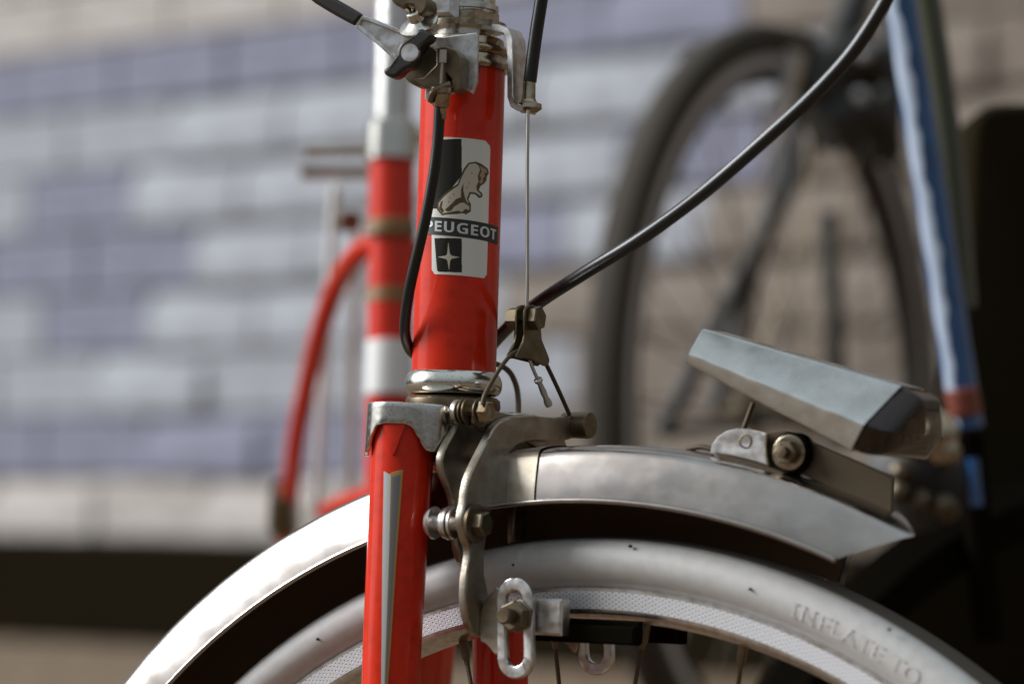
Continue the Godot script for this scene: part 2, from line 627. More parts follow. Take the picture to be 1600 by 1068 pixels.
func build_frame(bike: Node3D):
	var g := geo()
	var hl := (at(724, 104, 1.1584) - B).dot(S)
	lathe(g, B, S, [[-0.001, 0.0164], [0.0, 0.0165], [hl * 0.5, 0.0165], [hl, 0.0165]], 64)
	var head := obj("head_tube", g, M.red_paint, bike)
	build_badge(head)
	# single main tube, running back and down from the lower half of the head tube
	g = geo()
	var back := -FR
	tube(g, smooth_path([B + S * 0.030, B + S * 0.008 + back * 0.05, B - S * 0.10 + back * 0.14, B - S * 0.24 + back * 0.33, B - S * 0.30 + back * 0.52]), 0.0130, 0.0150, 24)
	obj("main_tube", g, M.red_paint, bike)
	# seat tube and post
	var sd := 1.75
	var a := at(608, 640, sd)
	var up := (at(613, 250, sd + 0.02) - a).normalized()
	g = geo()
	var k := sd / F
	bar(g, a - up * 0.16, at(613, 246, sd + 0.02), 37 * k, 36 * k, 32)
	var st := obj("seat_tube", g, M.red_paint, bike)
	g = geo()
	lathe(g, at(609, 575, sd), up, [[-0.016, 36.9 * k], [-0.0155, 37.6 * k], [0.0155, 37.6 * k], [0.016, 36.9 * k]], 32)
	obj("white_band", g, M.white_decal, st)
	for y in [358.0, 463.0]:
		g = geo()
		lathe(g, at(611, y, sd + 0.01), up, [[-0.005, 37 * k], [-0.004, 40 * k], [0.004, 40 * k], [0.005, 37 * k]], 32)
		obj("lug_ring", g, M.dull_gold, st)
	g = geo()
	lathe(g, at(613, 220, sd + 0.02), up, [[-0.013, 36 * k], [-0.012, 41 * k], [0.010, 41 * k], [0.013, 32 * k]], 32)
	bar(g, at(646, 206, sd + 0.03), at(664, 214, sd + 0.03), 0.006, 0.006)
	obj("seat_clamp", g, M.chrome, bike)
	g = geo()
	bar(g, at(613, 230, sd + 0.02), at(619, -60, sd + 0.03), 28.5 * k, 28.5 * k, 32)
	obj("seat_post", g, M.alloy, bike)
	# curved stays, rear rack and rear wheel
	for side in [-1.0, 1.0]:
		g = geo()
		var pts := []
		for q in [[596, 372, 1.78], [560, 395, 1.80], [528, 440, 1.84], [502, 510, 1.88], [480, 600, 1.93], [462, 690, 1.98], [452, 790, 2.03], [448, 850, 2.07]]:
			var p := at(q[0], q[1], q[2])
			if side > 0:
				var pl := (Vector3(FR.z, 0, -FR.x)).normalized()
				var off := (p - a).dot(pl)
				p -= pl * 2.0 * off
			pts.append(p)
		tube(g, smooth_path(pts, 6), 0.0068, 0.0062, 14)
		obj("seat_stay", g, M.red_paint, bike)
	g = geo()
	tube(g, smooth_path([at(590, 774, 1.86), at(545, 784, 1.93), at(508, 800, 2.0)], 5), 0.008, 0.006, 12)
	obj("chain_stay", g, M.red_paint, bike)
	g = geo()
	bar(g, at(444, 765, 2.02), at(444, 820, 2.05), 0.010, 0.012)
	bar(g, at(432, 800, 2.04), at(462, 795, 2.04), 0.009, 0.009)
	obj("axle_nut", g, M.dull_steel, bike)
	for q in [[[476, 238], [600, 232]], [[470, 270], [586, 268]]]:
		g = geo()
		bar(g, at(q[0][0], q[0][1], 1.95), at(q[1][0], q[1][1], 1.95), 0.0042, 0.0042)
		obj("rack_rail", g, M.worn_chrome, bike)
	for q in [[[524, 290], [492, 800]], [[556, 330], [545, 800]]]:
		g = geo()
		bar(g, at(q[0][0], q[0][1], 1.98), at(q[1][0], q[1][1], 2.04), 0.0036, 0.0034)
		obj("rack_strut", g, M.white_decal, bike)
	g = geo()
	bar(g, at(536, 346, 1.90), at(548, 346, 1.85), 0.007)
	obj("rack_bolt", g, M.dull_steel, bike)
	# rear wheel in line with the frame
	var rc := Vector3(a.x, 0.27, a.z) - FR * 0.40
	var fx := FR.normalized()
	fx = Vector3(fx.x, 0, fx.z).normalized()
	var side_v := Vector3(fx.z, 0, -fx.x)
	g = geo()
	ring_sweep(g, rc, fx, Vector3.UP, side_v, [[-0.017, 0.250], [-0.017, 0.259], [-0.009, 0.267], [0.009, 0.267], [0.017, 0.259], [0.017, 0.250], [0.008, 0.247], [-0.008, 0.247]], 72)
	var rt := obj("rear_tyre", g, M.grey_rubber, bike)
	g = geo()
	ring_sweep(g, rc, fx, Vector3.UP, side_v, [[-0.012, 0.2465], [0.012, 0.2465], [0.0115, 0.2375], [0.0, 0.2335], [-0.0115, 0.2375]], 72)
	obj("rear_rim", g, M.alloy, bike)
	g = geo()
	var n_sp := 28
	for i in n_sp:
		var an := TAU * i / n_sp
		bar(g, rc + (fx * cos(an) + Vector3.UP * sin(an)) * 0.235, rc + (fx * cos(an + 0.6) + Vector3.UP * sin(an + 0.6)) * 0.02 + side_v * (0.03 if i % 2 else -0.03), 0.001, 0.001, 5)
	bar(g, rc - side_v * 0.06, rc + side_v * 0.06, 0.015, 0.015)
	obj("rear_spokes", g, M.dull_steel, bike).set_meta("kind", "stuff")

func head_angle(u: float, v: float, r := 0.0168) -> Vector2:
	return cyl(u, v, B, S, r, FR)

func build_badge(head: Node3D):
	# outline of the silver transfer, in (angle, height) on the tube
	var tl := head_angle(674, 213); var bl := head_angle(674, 430)
	var tr := head_angle(767, 222); var br := head_angle(761, 433)
	var shear := -0.0007
	var h0 := 0.5 * (tl.y - shear * tl.x + tr.y - shear * tr.x)
	var h1 := 0.5 * (bl.y - shear * bl.x + br.y - shear * br.x)
	var a0 := tl.x; var a1 := tr.x
	var rows := []
	for j in 33:
		var t := j / 32.0
		var ins := 0.0
		if t < 0.06: ins = 0.16 * (1.0 - sqrt(1.0 - pow(1.0 - t / 0.06, 2.0)))
		if t > 0.97: ins = 0.08 * (1.0 - sqrt(maxf(0.0, 1.0 - pow((t - 0.97) / 0.03, 2.0))))
		rows.append([lerpf(h0, h1, t), lerpf(a0, bl.x, t) + ins * signf(a1 - a0), lerpf(a1, br.x, t) - ins * signf(a1 - a0)])
	var g := geo()
	var rad := func(_h): return 0.0165
	skin(g, B, S, FR, rad, rows, 24, 0.00012, shear)
	var m := mat("badge_print", Color(1, 1, 1), 0.3, 0.3)
	m.albedo_texture = badge_print(a0, a1, h0, h1, shear)
	obj("head_badge", g, m, head)
	# dark band with the maker's name
	var b0 := head_angle(658, 343); var b1 := head_angle(779, 350)
	var bb0 := head_angle(658, 371); var bb1 := head_angle(778, 377)
	var sh := -0.0013
	var top := 0.5 * (b0.y - sh * b0.x + b1.y - sh * b1.x)
	var bot := 0.5 * (bb0.y - sh * bb0.x + bb1.y - sh * bb1.x)
	g = geo()
	skin(g, B, S, FR, rad, [[top, b0.x, b1.x], [lerpf(top, bot, 0.5), b0.x, b1.x], [bot, b0.x, b1.x]], 28, 0.00022, sh)
	m = mat("badge_band", lin(0.02, 0.018, 0.014), 0.4)
	obj("badge_band", g, m, head)
	# letters
	var tm := TextMesh.new()
	var fo := SystemFont.new()
	fo.font_names = PackedStringArray(["Droid Sans"])
	fo.font_weight = 800
	tm.font = fo
	tm.text = "PEUGEOT"
	tm.font_size = 64
	tm.pixel_size = 0.001
	tm.depth = 0.002
	tm.curve_step = 2.0
	var arr := tm.get_mesh_arrays()
	var vs: PackedVector3Array = arr[Mesh.ARRAY_VERTEX]
	var ix: PackedInt32Array = arr[Mesh.ARRAY_INDEX]
	var bx := AABB(vs[0], Vector3.ZERO)
	for p in vs: bx = bx.expand(p)
	var la := head_angle(666, 358).x; var lb := head_angle(775, 362).x
	var lt := lerpf(top, bot, 0.20); var lo := lerpf(top, bot, 0.80)
	var ex := FR
	var ey := S.cross(FR)
	var v := PackedVector3Array()
	for i in ix:
		var p := vs[i]
		var t := (p.x - bx.position.x) / bx.size.x
		var an := lerpf(la, lb, t)
		var hh := lerpf(lo, lt, (p.y - bx.position.y) / bx.size.y) + sh * an
		var r := 0.01672 + (p.z - bx.position.z) / bx.size.z * 0.00012
		v.append(B + S * hh + (ex * cos(an) + ey * sin(an)) * r)
	g = geo()
	shell(g, v, PackedVector2Array())
	obj("badge_lettering", g, M.silver_decal, head, 20.0)

func badge_print(a0: float, a1: float, h0: float, h1: float, shear: float) -> ImageTexture:
	var w := 192
	var hgt := 448
	var im := Image.create(w, hgt, false, Image.FORMAT_RGB8)
	var silver := lin(0.68, 0.66, 0.61)
	im.fill(silver)
	var Z := func(pts: Array, ox: float, oy: float, sc: float) -> PackedVector2Array:
		var o := PackedVector2Array()
		for p in pts:
			var q := head_angle(ox + p[0] / sc, oy + p[1] / sc)
			o.append(Vector2((q.x - a0) / (a1 - a0) * w, ((q.y - shear * q.x) - h0) / (h1 - h0) * hgt))
		return o
	var black := lin(0.018, 0.016, 0.012)
	var cream := lin(0.52, 0.47, 0.38)
	var brown := lin(0.09, 0.062, 0.03)
	var fill := func(poly: PackedVector2Array, c: Color):
		var r := Rect2(poly[0], Vector2.ZERO)
		for p in poly: r = r.expand(p)
		for y in range(maxi(0, int(r.position.y)), mini(hgt, int(r.end.y) + 1)):
			for x in range(maxi(0, int(r.position.x)), mini(w, int(r.end.x) + 1)):
				if Geometry2D.is_point_in_polygon(Vector2(x + 0.5, y + 0.5), poly): im.set_pixel(x, y, c)
	var z := func(pts: Array, c: Color): fill.call(Z.call(pts, 660.0, 200.0, 4.45), c)
	# black upper panel
	z.call([[80, 84], [272, 74], [268, 330], [80, 560], [30, 560]], black)
	# lower panel and star
	z.call([[58, 765], [258, 765], [254, 1002], [70, 998]], black)
	z.call([[157, 785], [167, 870], [178, 884], [240, 895], [178, 908], [167, 922], [157, 992], [147, 922], [136, 908], [76, 895], [136, 884], [147, 870]], cream)
	# the standing animal of the emblem
	z.call([[118, 606], [82, 565], [84, 518], [126, 466], [178, 424], [236, 386], [262, 326], [284, 280], [318, 240], [372, 232], [414, 250], [456, 282], [464, 312], [450, 334], [446, 362], [430, 384], [402, 402], [390, 430], [416, 454], [416, 478], [392, 486], [362, 460], [330, 456], [312, 496], [330, 524], [330, 578], [290, 600], [276, 588], [230, 596], [150, 600]], brown)
	z.call([[122, 594], [94, 560], [96, 522], [134, 476], [184, 436], [242, 398], [272, 332], [294, 290], [324, 250], [368, 244], [392, 262], [400, 290], [384, 330], [388, 372], [372, 404], [376, 432], [404, 458], [402, 472], [366, 448], [322, 442], [300, 492], [318, 528], [318, 566], [262, 582], [236, 572], [160, 586]], cream)
	z.call([[398, 262], [446, 288], [452, 310], [430, 312], [436, 336], [420, 352], [424, 372], [404, 388], [392, 372], [410, 350], [396, 326], [412, 300]], lin(0.34, 0.25, 0.15))
	z.call([[140, 566], [196, 520], [222, 492], [258, 480], [262, 420], [280, 380], [276, 430], [290, 490], [300, 512], [250, 520], [206, 546], [186, 572], [160, 580]], brown)
	z.call([[96, 560], [112, 510], [128, 504], [118, 548], [132, 572], [122, 590]], brown)
	z.call([[256, 590], [290, 560], [318, 570], [300, 596]], brown)
	z.call([[288, 500], [320, 530], [316, 540], [282, 520]], brown)
	for q in [[176, 470], [168, 500], [204, 450], [300, 400], [318, 372], [340, 300]]:
		z.call([[q[0], q[1]], [q[0] + 8, q[1] + 14], [q[0] - 3, q[1] + 22]], lin(0.26, 0.20, 0.12))
	im.generate_mipmaps()
	return ImageTexture.create_from_image(im)

func build_headset(bike: Node3D):
	var g := geo()
	lathe(g, B, S, [[0.0010, 0.0166], [0.0009, 0.0170], [0.0000, 0.0178], [-0.0012, 0.0185], [-0.0028, 0.0190], [-0.0045, 0.0191], [-0.0062, 0.0187], [-0.0075, 0.0179], [-0.0082, 0.0168], [-0.0083, 0.0140]], 64)
	obj("lower_bearing_cup", g, M.chrome, bike, 50)
	g = geo()
	lathe(g, B, S, [[-0.0086, 0.0150], [-0.0089, 0.0172], [-0.0100, 0.0184], [-0.0125, 0.0187], [-0.0150, 0.0180], [-0.0172, 0.0160], [-0.0185, 0.0130]], 48)
	obj("crown_race", g, M.dull_steel, bike)
	var t0 := (at(724, 108, 1.1584) - B).dot(S)
	g = geo()
	lathe(g, B + S * t0, S, [[-0.0012, 0.0166], [-0.0010, 0.0180], [0.0004, 0.0184], [0.0018, 0.0180], [0.0028, 0.0170], [0.0044, 0.0168], [0.0052, 0.0182], [0.0066, 0.0186], [0.0078, 0.0180], [0.0086, 0.0160], [0.0112, 0.0156], [0.0116, 0.0150]], 64)
	obj("upper_bearing_cup", g, M.worn_chrome, bike, 50)
	g = geo()
	lathe(g, B + S * (t0 + 0.0185), S, [[-0.001, 0.0125], [-0.0008, 0.0138], [0.0030, 0.0138], [0.0034, 0.0132], [0.0034, 0.012]], 6, 0.3)
	obj("lock_nut", g, M.worn_chrome, bike, 30)
	g = geo()
	lathe(g, B, S, [[t0, 0.0118], [t0 + 0.07, 0.0118], [t0 + 0.07, 0.010]], 48)
	obj("handlebar_stem", g, M.chrome, bike)
	g = geo()
	lathe(g, B + S * (t0 + 0.0225), S, [[0.0, 0.0115], [0.0003, 0.0132], [0.0022, 0.0132], [0.0026, 0.0122], [0.0026, 0.0115]], 40)
	obj("stem_collar", g, M.alloy, bike)
	# forward hanger that holds the front brake cable
	var line := []
	for p in [[716, 41], [745, 41], [778, 43], [790, 48], [796, 60], [797, 90], [797, 150], [801, 163], [810, 168], [817, 169]]:
		line.append(fl(p[0], p[1], 0.005))
	var poly := PackedVector2Array()
	for side in 2:
		for i in line.size():
			var k: int = i if side == 0 else line.size() - 1 - i
			var d: Vector2 = (line[mini(k + 1, line.size() - 1)] - line[maxi(k - 1, 0)]).normalized()
			poly.append((line[k] as Vector2) + Vector2(-d.y, d.x) * (0.0013 if side == 0 else -0.0013))
	g = geo()
	extrude(g, poly, B, N, S, L, -0.0052, 0.0052, 0.0003)
	obj("cable_hanger", g, M.alloy, bike)
	g = geo()
	lathe(g, B + S * (t0 + 0.0165), S, [[-0.0012, 0.012], [-0.0012, 0.0165], [0.0012, 0.0165], [0.0012, 0.012]], 40)
	obj("hanger_ring", g, M.worn_chrome, bike)

func build_fork(bike: Node3D):
	# crown, hidden mostly by the cap
	var g := geo()
	box(g, W(0.001, 0, -0.0265), L, S, N, 0.027, 0.0085, 0.0125, 0.003)
	lathe(g, W(0, 0, -0.036), S, [[0, 0.012], [0.001, 0.0145], [0.018, 0.0160], [0.0185, 0.014]], 32)
	var crown := obj("fork_crown", g, M.dull_steel, bike)
	for side in [1.0, -1.0]:
		# blades run down from the crown, a little forward at the far end
		g = geo()
		var lo := 0.0335 if side > 0 else 0.0360
		var out := 0.0385 if side > 0 else 0.0415
		var pts := [W(0, lo * side, -0.020), W(0, lerpf(lo, out, 0.35) * side, -0.06), W(0.0005, lerpf(lo, out, 0.85) * side, -0.12), W(0.003, out * 1.02 * side, -0.18), W(0.016, out * 1.08 * side, -0.25), W(0.070, 0.05 * side, -0.335)]
		tube(g, smooth_path(pts, 8), 0.0122, 0.0092, 40)
		var blade := obj("fork_blade", g, M.red_paint, crown)
		if side > 0: build_near_blade_trim(crown, lo, (W(0, lerpf(lo, out, 0.85), -0.12) - W(0, lo, -0.02)).normalized())
		else:
			g = geo()
			lathe(g, W(0, -lo, -0.036), S, [[0, 0.0128], [0.0, 0.0142], [0.022, 0.0142], [0.0228, 0.0130]], 40)
			obj("crown_cap", g, M.chrome, crown)

func build_near_blade_trim(crown: Node3D, lo: float, down: Vector3):
	var ax := -down
	var o := W(0, lo, -0.02) + ax * 0.02
	var to_cam := (cam_pos - o)
	to_cam = (to_cam - ax * to_cam.dot(ax)).normalized()
	var ey := ax.cross(to_cam)
	# chromed cap with a scalloped lower edge; angle 0 looks at the camera, negative to the left
	var edge := [[-3.1416, -0.0323], [-2.5, -0.0248], [-2.0, -0.0273], [-1.57, -0.0338], [-1.30, -0.0323], [-1.05, -0.0263], [-0.80, -0.0224], [-0.5, -0.0216], [0.0, -0.0216], [0.18, -0.0224], [0.38, -0.0260], [0.62, -0.0310], [0.74, -0.0316], [1.1, -0.0300], [1.57, -0.0293], [2.4, -0.0323], [3.1416, -0.0323]]
	var ang := []
	for i in 72: ang.append(-PI + TAU * i / 72)
	var at_edge := func(a: float) -> float:
		for i in edge.size() - 1:
			if a <= edge[i + 1][0]:
				return lerpf(edge[i][1], edge[i + 1][1], smoothstep(0.0, 1.0, (a - edge[i][0]) / (edge[i + 1][0] - edge[i][0])))
		return edge[-1][1]
	var rings := []
	var top := -0.0138
	for q in [[0.0128, 0.0], [0.0131, -0.0003], [0.0143, -0.0003], [0.0145, 0.0], [0.0145, 0.25], [0.0145, 0.5], [0.0145, 0.75], [0.0145, 0.95], [0.0141, 1.0], [0.0110, 1.0], [0.0002, 1.02]]:
		var ring := PackedVector3Array()
		for a in ang:
			var e: float = at_edge.call(a)
			var h: float = e + q[1] if q[1] < 0 else lerpf(e, top, q[1])
			var r: float = q[0]
			if a > 0.5 and a < 2.0 and r > 0.012: r += 0.0040 * sin((a - 0.5) / 1.5 * PI)
			ring.append(o + ax * h + (to_cam * cos(a) + ey * sin(a)) * r)
		rings.append(ring)
	# close through the inside
	var inner := PackedVector3Array()
	for a in ang: inner.append(o + ax * (top - 0.001) + (to_cam * cos(a) + ey * sin(a)) * 0.0128)
	rings.push_front(inner)
	var g := geo()
	loft(g, rings)
	obj("crown_cap", g, M.chrome, crown, 50)
	# lug tongue
	g = geo()
	var rad := func(_h): return 0.01222
	var rows := []
	for j in 13:
		var t := j / 12.0
		var w := lerpf(0.46, 0.055, pow(t, 0.9))
		if t > 0.93: w *= 0.75
		rows.append([lerpf(-0.018, -0.0338, t), -0.30 - w, -0.30 + w])
	skin(g, o, ax, to_cam, rad, rows, 10, 0.0013)
	obj("lug_tongue", g, M.red_paint, crown, 35)
	# pinstripe: gold outline under silver and grey darts, narrowing downwards
	var dart := func(called: String, mm: Material, th: float, list: Array):
		var dg := geo()
		var rr := []
		for q in list:
			var p0 := cyl(q[1], q[0], o, ax, 0.0122, to_cam)
			var p1 := cyl(q[2], q[0], o, ax, 0.0122, to_cam)
			rr.append([p0.y, p0.x, p1.x])
		var r2 := func(h): return lerpf(0.0122, 0.0116, clampf((-h - 0.02) / 0.12, 0, 1)) + 0.0002
		skin(dg, o, ax, to_cam, r2, rr, 6, th)
		obj(called, dg, mm, crown, 35)
	dart.call("gold_outline", M.gold_decal, 0.00008, [[734, 626, 630], [738, 612, 629], [743, 604, 629], [860, 600, 620], [1000, 598, 611], [1090, 597, 604]])
	dart.call("silver_dart", M.silver_decal, 0.00016, [[736, 600, 601], [742, 600, 611], [860, 597.5, 608], [1000, 596, 603], [1090, 595, 600]])
	dart.call("grey_dart", M.grey_decal, 0.00016, [[741, 624, 625.5], [745, 613.5, 625.5], [860, 609.5, 616.5], [1000, 604.5, 608], [1085, 601, 602]])

func build_wheel(bike: Node3D):
	var g := geo()
	# rim body
	ring_sweep(g, HUB, N, S, L, [[-0.0120, 0.2468], [-0.0112, 0.2474], [-0.0100, 0.2468], [0.0100, 0.2468], [0.0112, 0.2474], [0.0120, 0.2468], [0.01195, 0.2455], [0.0112, 0.2382], [0.0095, 0.2362], [0.0045, 0.2345], [-0.0045, 0.2345], [-0.0095, 0.2362], [-0.0112, 0.2382], [-0.01195, 0.2455]], 180)
	var wheel := obj("front_wheel", g, M.alloy, bike, 50)
	# knurled braking bands
	var im := Image.create(64, 64, false, Image.FORMAT_RGB8)
	var hm := Image.create(64, 64, false, Image.FORMAT_RGB8)
	for y in 64:
		for x in 64:
			var d := 99.0
			for c in [[16, 8], [48, 24], [16, 40], [48, 56]]:
				for ox in [-64, 0, 64]:
					for oy in [-64, 0, 64]:
						d = minf(d, Vector2((x - c[0] - ox) * 0.62, y - c[1] - oy).length())
			var k := smoothstep(2.2, 5.0, d)
			im.set_pixel(x, y, Color(0.30, 0.27, 0.24).lerp(Color(1, 1, 1), k))
			hm.set_pixel(x, y, Color(k, k, k))
	var knurl := mat("knurled_alloy", lin(0.86, 0.88, 0.93), 0.42, 0.7)
	knurl.albedo_texture = ImageTexture.create_from_image(im)
	knurl.heightmap_enabled = true
	knurl.heightmap_scale = 0.03
	knurl.heightmap_texture = ImageTexture.create_from_image(hm)
	knurl.uv1_scale = Vector3(540, 2.0, 1)
	for side in [1.0, -1.0]:
		g = geo()
		var v := PackedVector3Array(); var uv := PackedVector2Array()
		var segs := 180
		var pr := [[0.01202, 0.24575], [0.0113, 0.2391]]
		for i in segs:
			var q := []
			for e in 2:
				var a := TAU * (i + e) / segs
				var r := N * cos(a) + S * sin(a)
				for p in pr:
					q.append(HUB + r * p[1] + L * (p[0] + 0.00012) * side)
			var u0 := float(i) / segs; var u1 := float(i + 1) / segs
			if side > 0: quad(v, uv, q[0], q[1], q[3], q[2], Vector2(u0, 0), Vector2(u0, 1), Vector2(u1, 1), Vector2(u1, 0))
			else: quad(v, uv, q[0], q[2], q[3], q[1], Vector2(u0, 0), Vector2(u1, 0), Vector2(u1, 1), Vector2(u0, 1))
		# this strip is open: turn its faces outwards
		var fa := (v[2] - v[0]).cross(v[1] - v[0])
		if fa.dot(L * side) < 0:
			for i in range(0, v.size(), 3):
				var t := v[i + 1]; v[i + 1] = v[i + 2]; v[i + 2] = t
				var t2 := uv[i + 1]; uv[i + 1] = uv[i + 2]; uv[i + 2] = t2
		g.v.append_array(v); g.uv.append_array(uv)
		obj("braking_band", g, knurl, wheel, 60)
	# tyre
	g = geo()
	ring_sweep(g, HUB, N, S, L, [[-0.0100, 0.2450], [-0.0104, 0.2476], [-0.0128, 0.2494], [-0.0156, 0.2530], [-0.0164, 0.2570], [-0.0152, 0.2612], [-0.0118, 0.2640], [-0.0085, 0.2652], [0.0085, 0.2652], [0.0118, 0.2640], [0.0152, 0.2612], [0.0164, 0.2570], [0.0156, 0.2530], [0.0128, 0.2494], [0.0104, 0.2476], [0.0100, 0.2450]], 200)
	var tyre := obj("tyre", g, M.grey_rubber, wheel, 60)
	g = geo()
	ring_sweep(g, HUB, N, S, L, [[-0.0086, 0.2640], [-0.0083, 0.2656], [-0.0050, 0.2663], [0.0, 0.2666], [0.0050, 0.2663], [0.0083, 0.2656], [0.0086, 0.2640], [0.0, 0.2630]], 200)
	obj("tread", g, M.tread_rubber, wheel, 60)
	# raised lettering on the near sidewall
	var tm := TextMesh.new()
	var fo := SystemFont.new()
	fo.font_names = PackedStringArray(["Droid Sans"])
	tm.font = fo
	tm.text = "INFLATE TO"
	tm.font_size = 48
	tm.pixel_size = 0.001
	tm.depth = 0.004
	tm.curve_step = 2.0
	var arr := tm.get_mesh_arrays()
	var vs: PackedVector3Array = arr[Mesh.ARRAY_VERTEX]
	var bx := AABB(vs[0], Vector3.ZERO)
	for p in vs: bx = bx.expand(p)
	var q0 := on_plane(1232, 965, HUB + L * 0.016, L) - HUB
	var q1 := on_plane(1442, 1052, HUB + L * 0.016, L) - HUB
	var a0 := atan2(q0.dot(S), q0.dot(N)); var a1 := atan2(q1.dot(S), q1.dot(N))
	var v := PackedVector3Array()
	for i in arr[Mesh.ARRAY_INDEX]:
		var p: Vector3 = vs[i]
		var a := lerpf(a0, a1, (p.x - bx.position.x) / bx.size.x)
		var t := (p.y - bx.position.y) / bx.size.y
		var r := lerpf(0.2525, 0.2580, t)
		var w := lerpf(0.0154, 0.01642, sin(t * PI * 0.5)) + (p.z - bx.position.z) / bx.size.z * 0.00042 - 0.0002
		v.append(HUB + (N * cos(a) + S * sin(a)) * r + L * w)
	g = geo()
	shell(g, v, PackedVector2Array())
	obj("tyre_lettering", g, M.grey_rubber, wheel, 20)
	for q in [[985, 853, 0.0150], [1173, 920, 0.0163], [1390, 983, 0.0152], [497, 998, 0.0160], [803, 882, 0.0158]]:
		var pp := on_plane(q[0], q[1], HUB + L * q[2], L)
		g = geo()
		lathe(g, pp - L * 0.001, L, [[0, 0.0004], [0.0008, 0.0006], [0.0019, 0.0005], [0.0021, 0.0002]], 10)
		obj("moulding_pip", g, M.tread_rubber, tyre)
	# spokes, nipples and hub
	var p := on_plane(1011, 968, HUB, L) - HUB
	var start := atan2(p.dot(S), p.dot(N))
	var spoke_count := 36
	for i in spoke_count:
		var a := start + TAU * i / spoke_count
		var r := N * cos(a) + S * sin(a)
		var side := 1.0 if i % 2 == 0 else -1.0
		var lean := (0.55 if (i / 2) % 2 == 0 else -0.55)
		var foot := HUB + (N * cos(a + lean) + S * sin(a + lean)) * 0.018 + L * 0.030 * side
		var head := HUB + r * 0.2362
		var d := (foot - head).normalized()
		g = geo()
		bar(g, head + d * 0.004, foot, 0.00085, 0.00085, 8)
		obj("spoke", g, M.rusty_wire, wheel)
		g = geo()
		lathe(g, head, d, [[-0.0035, 0.0017], [0.004, 0.0019], [0.0085, 0.0018], [0.0095, 0.0012], [0.0115, 0.0010]], 8)
		obj("nipple", g, M.dull_steel, wheel)
	g = geo()
	lathe(g, HUB - L * 0.05, L, [[0, 0.004], [0.012, 0.005], [0.016, 0.021], [0.022, 0.021], [0.026, 0.012], [0.074, 0.012], [0.078, 0.021], [0.084, 0.021], [0.088, 0.005], [0.10, 0.004]], 32)
	obj("hub", g, M.alloy, wheel)

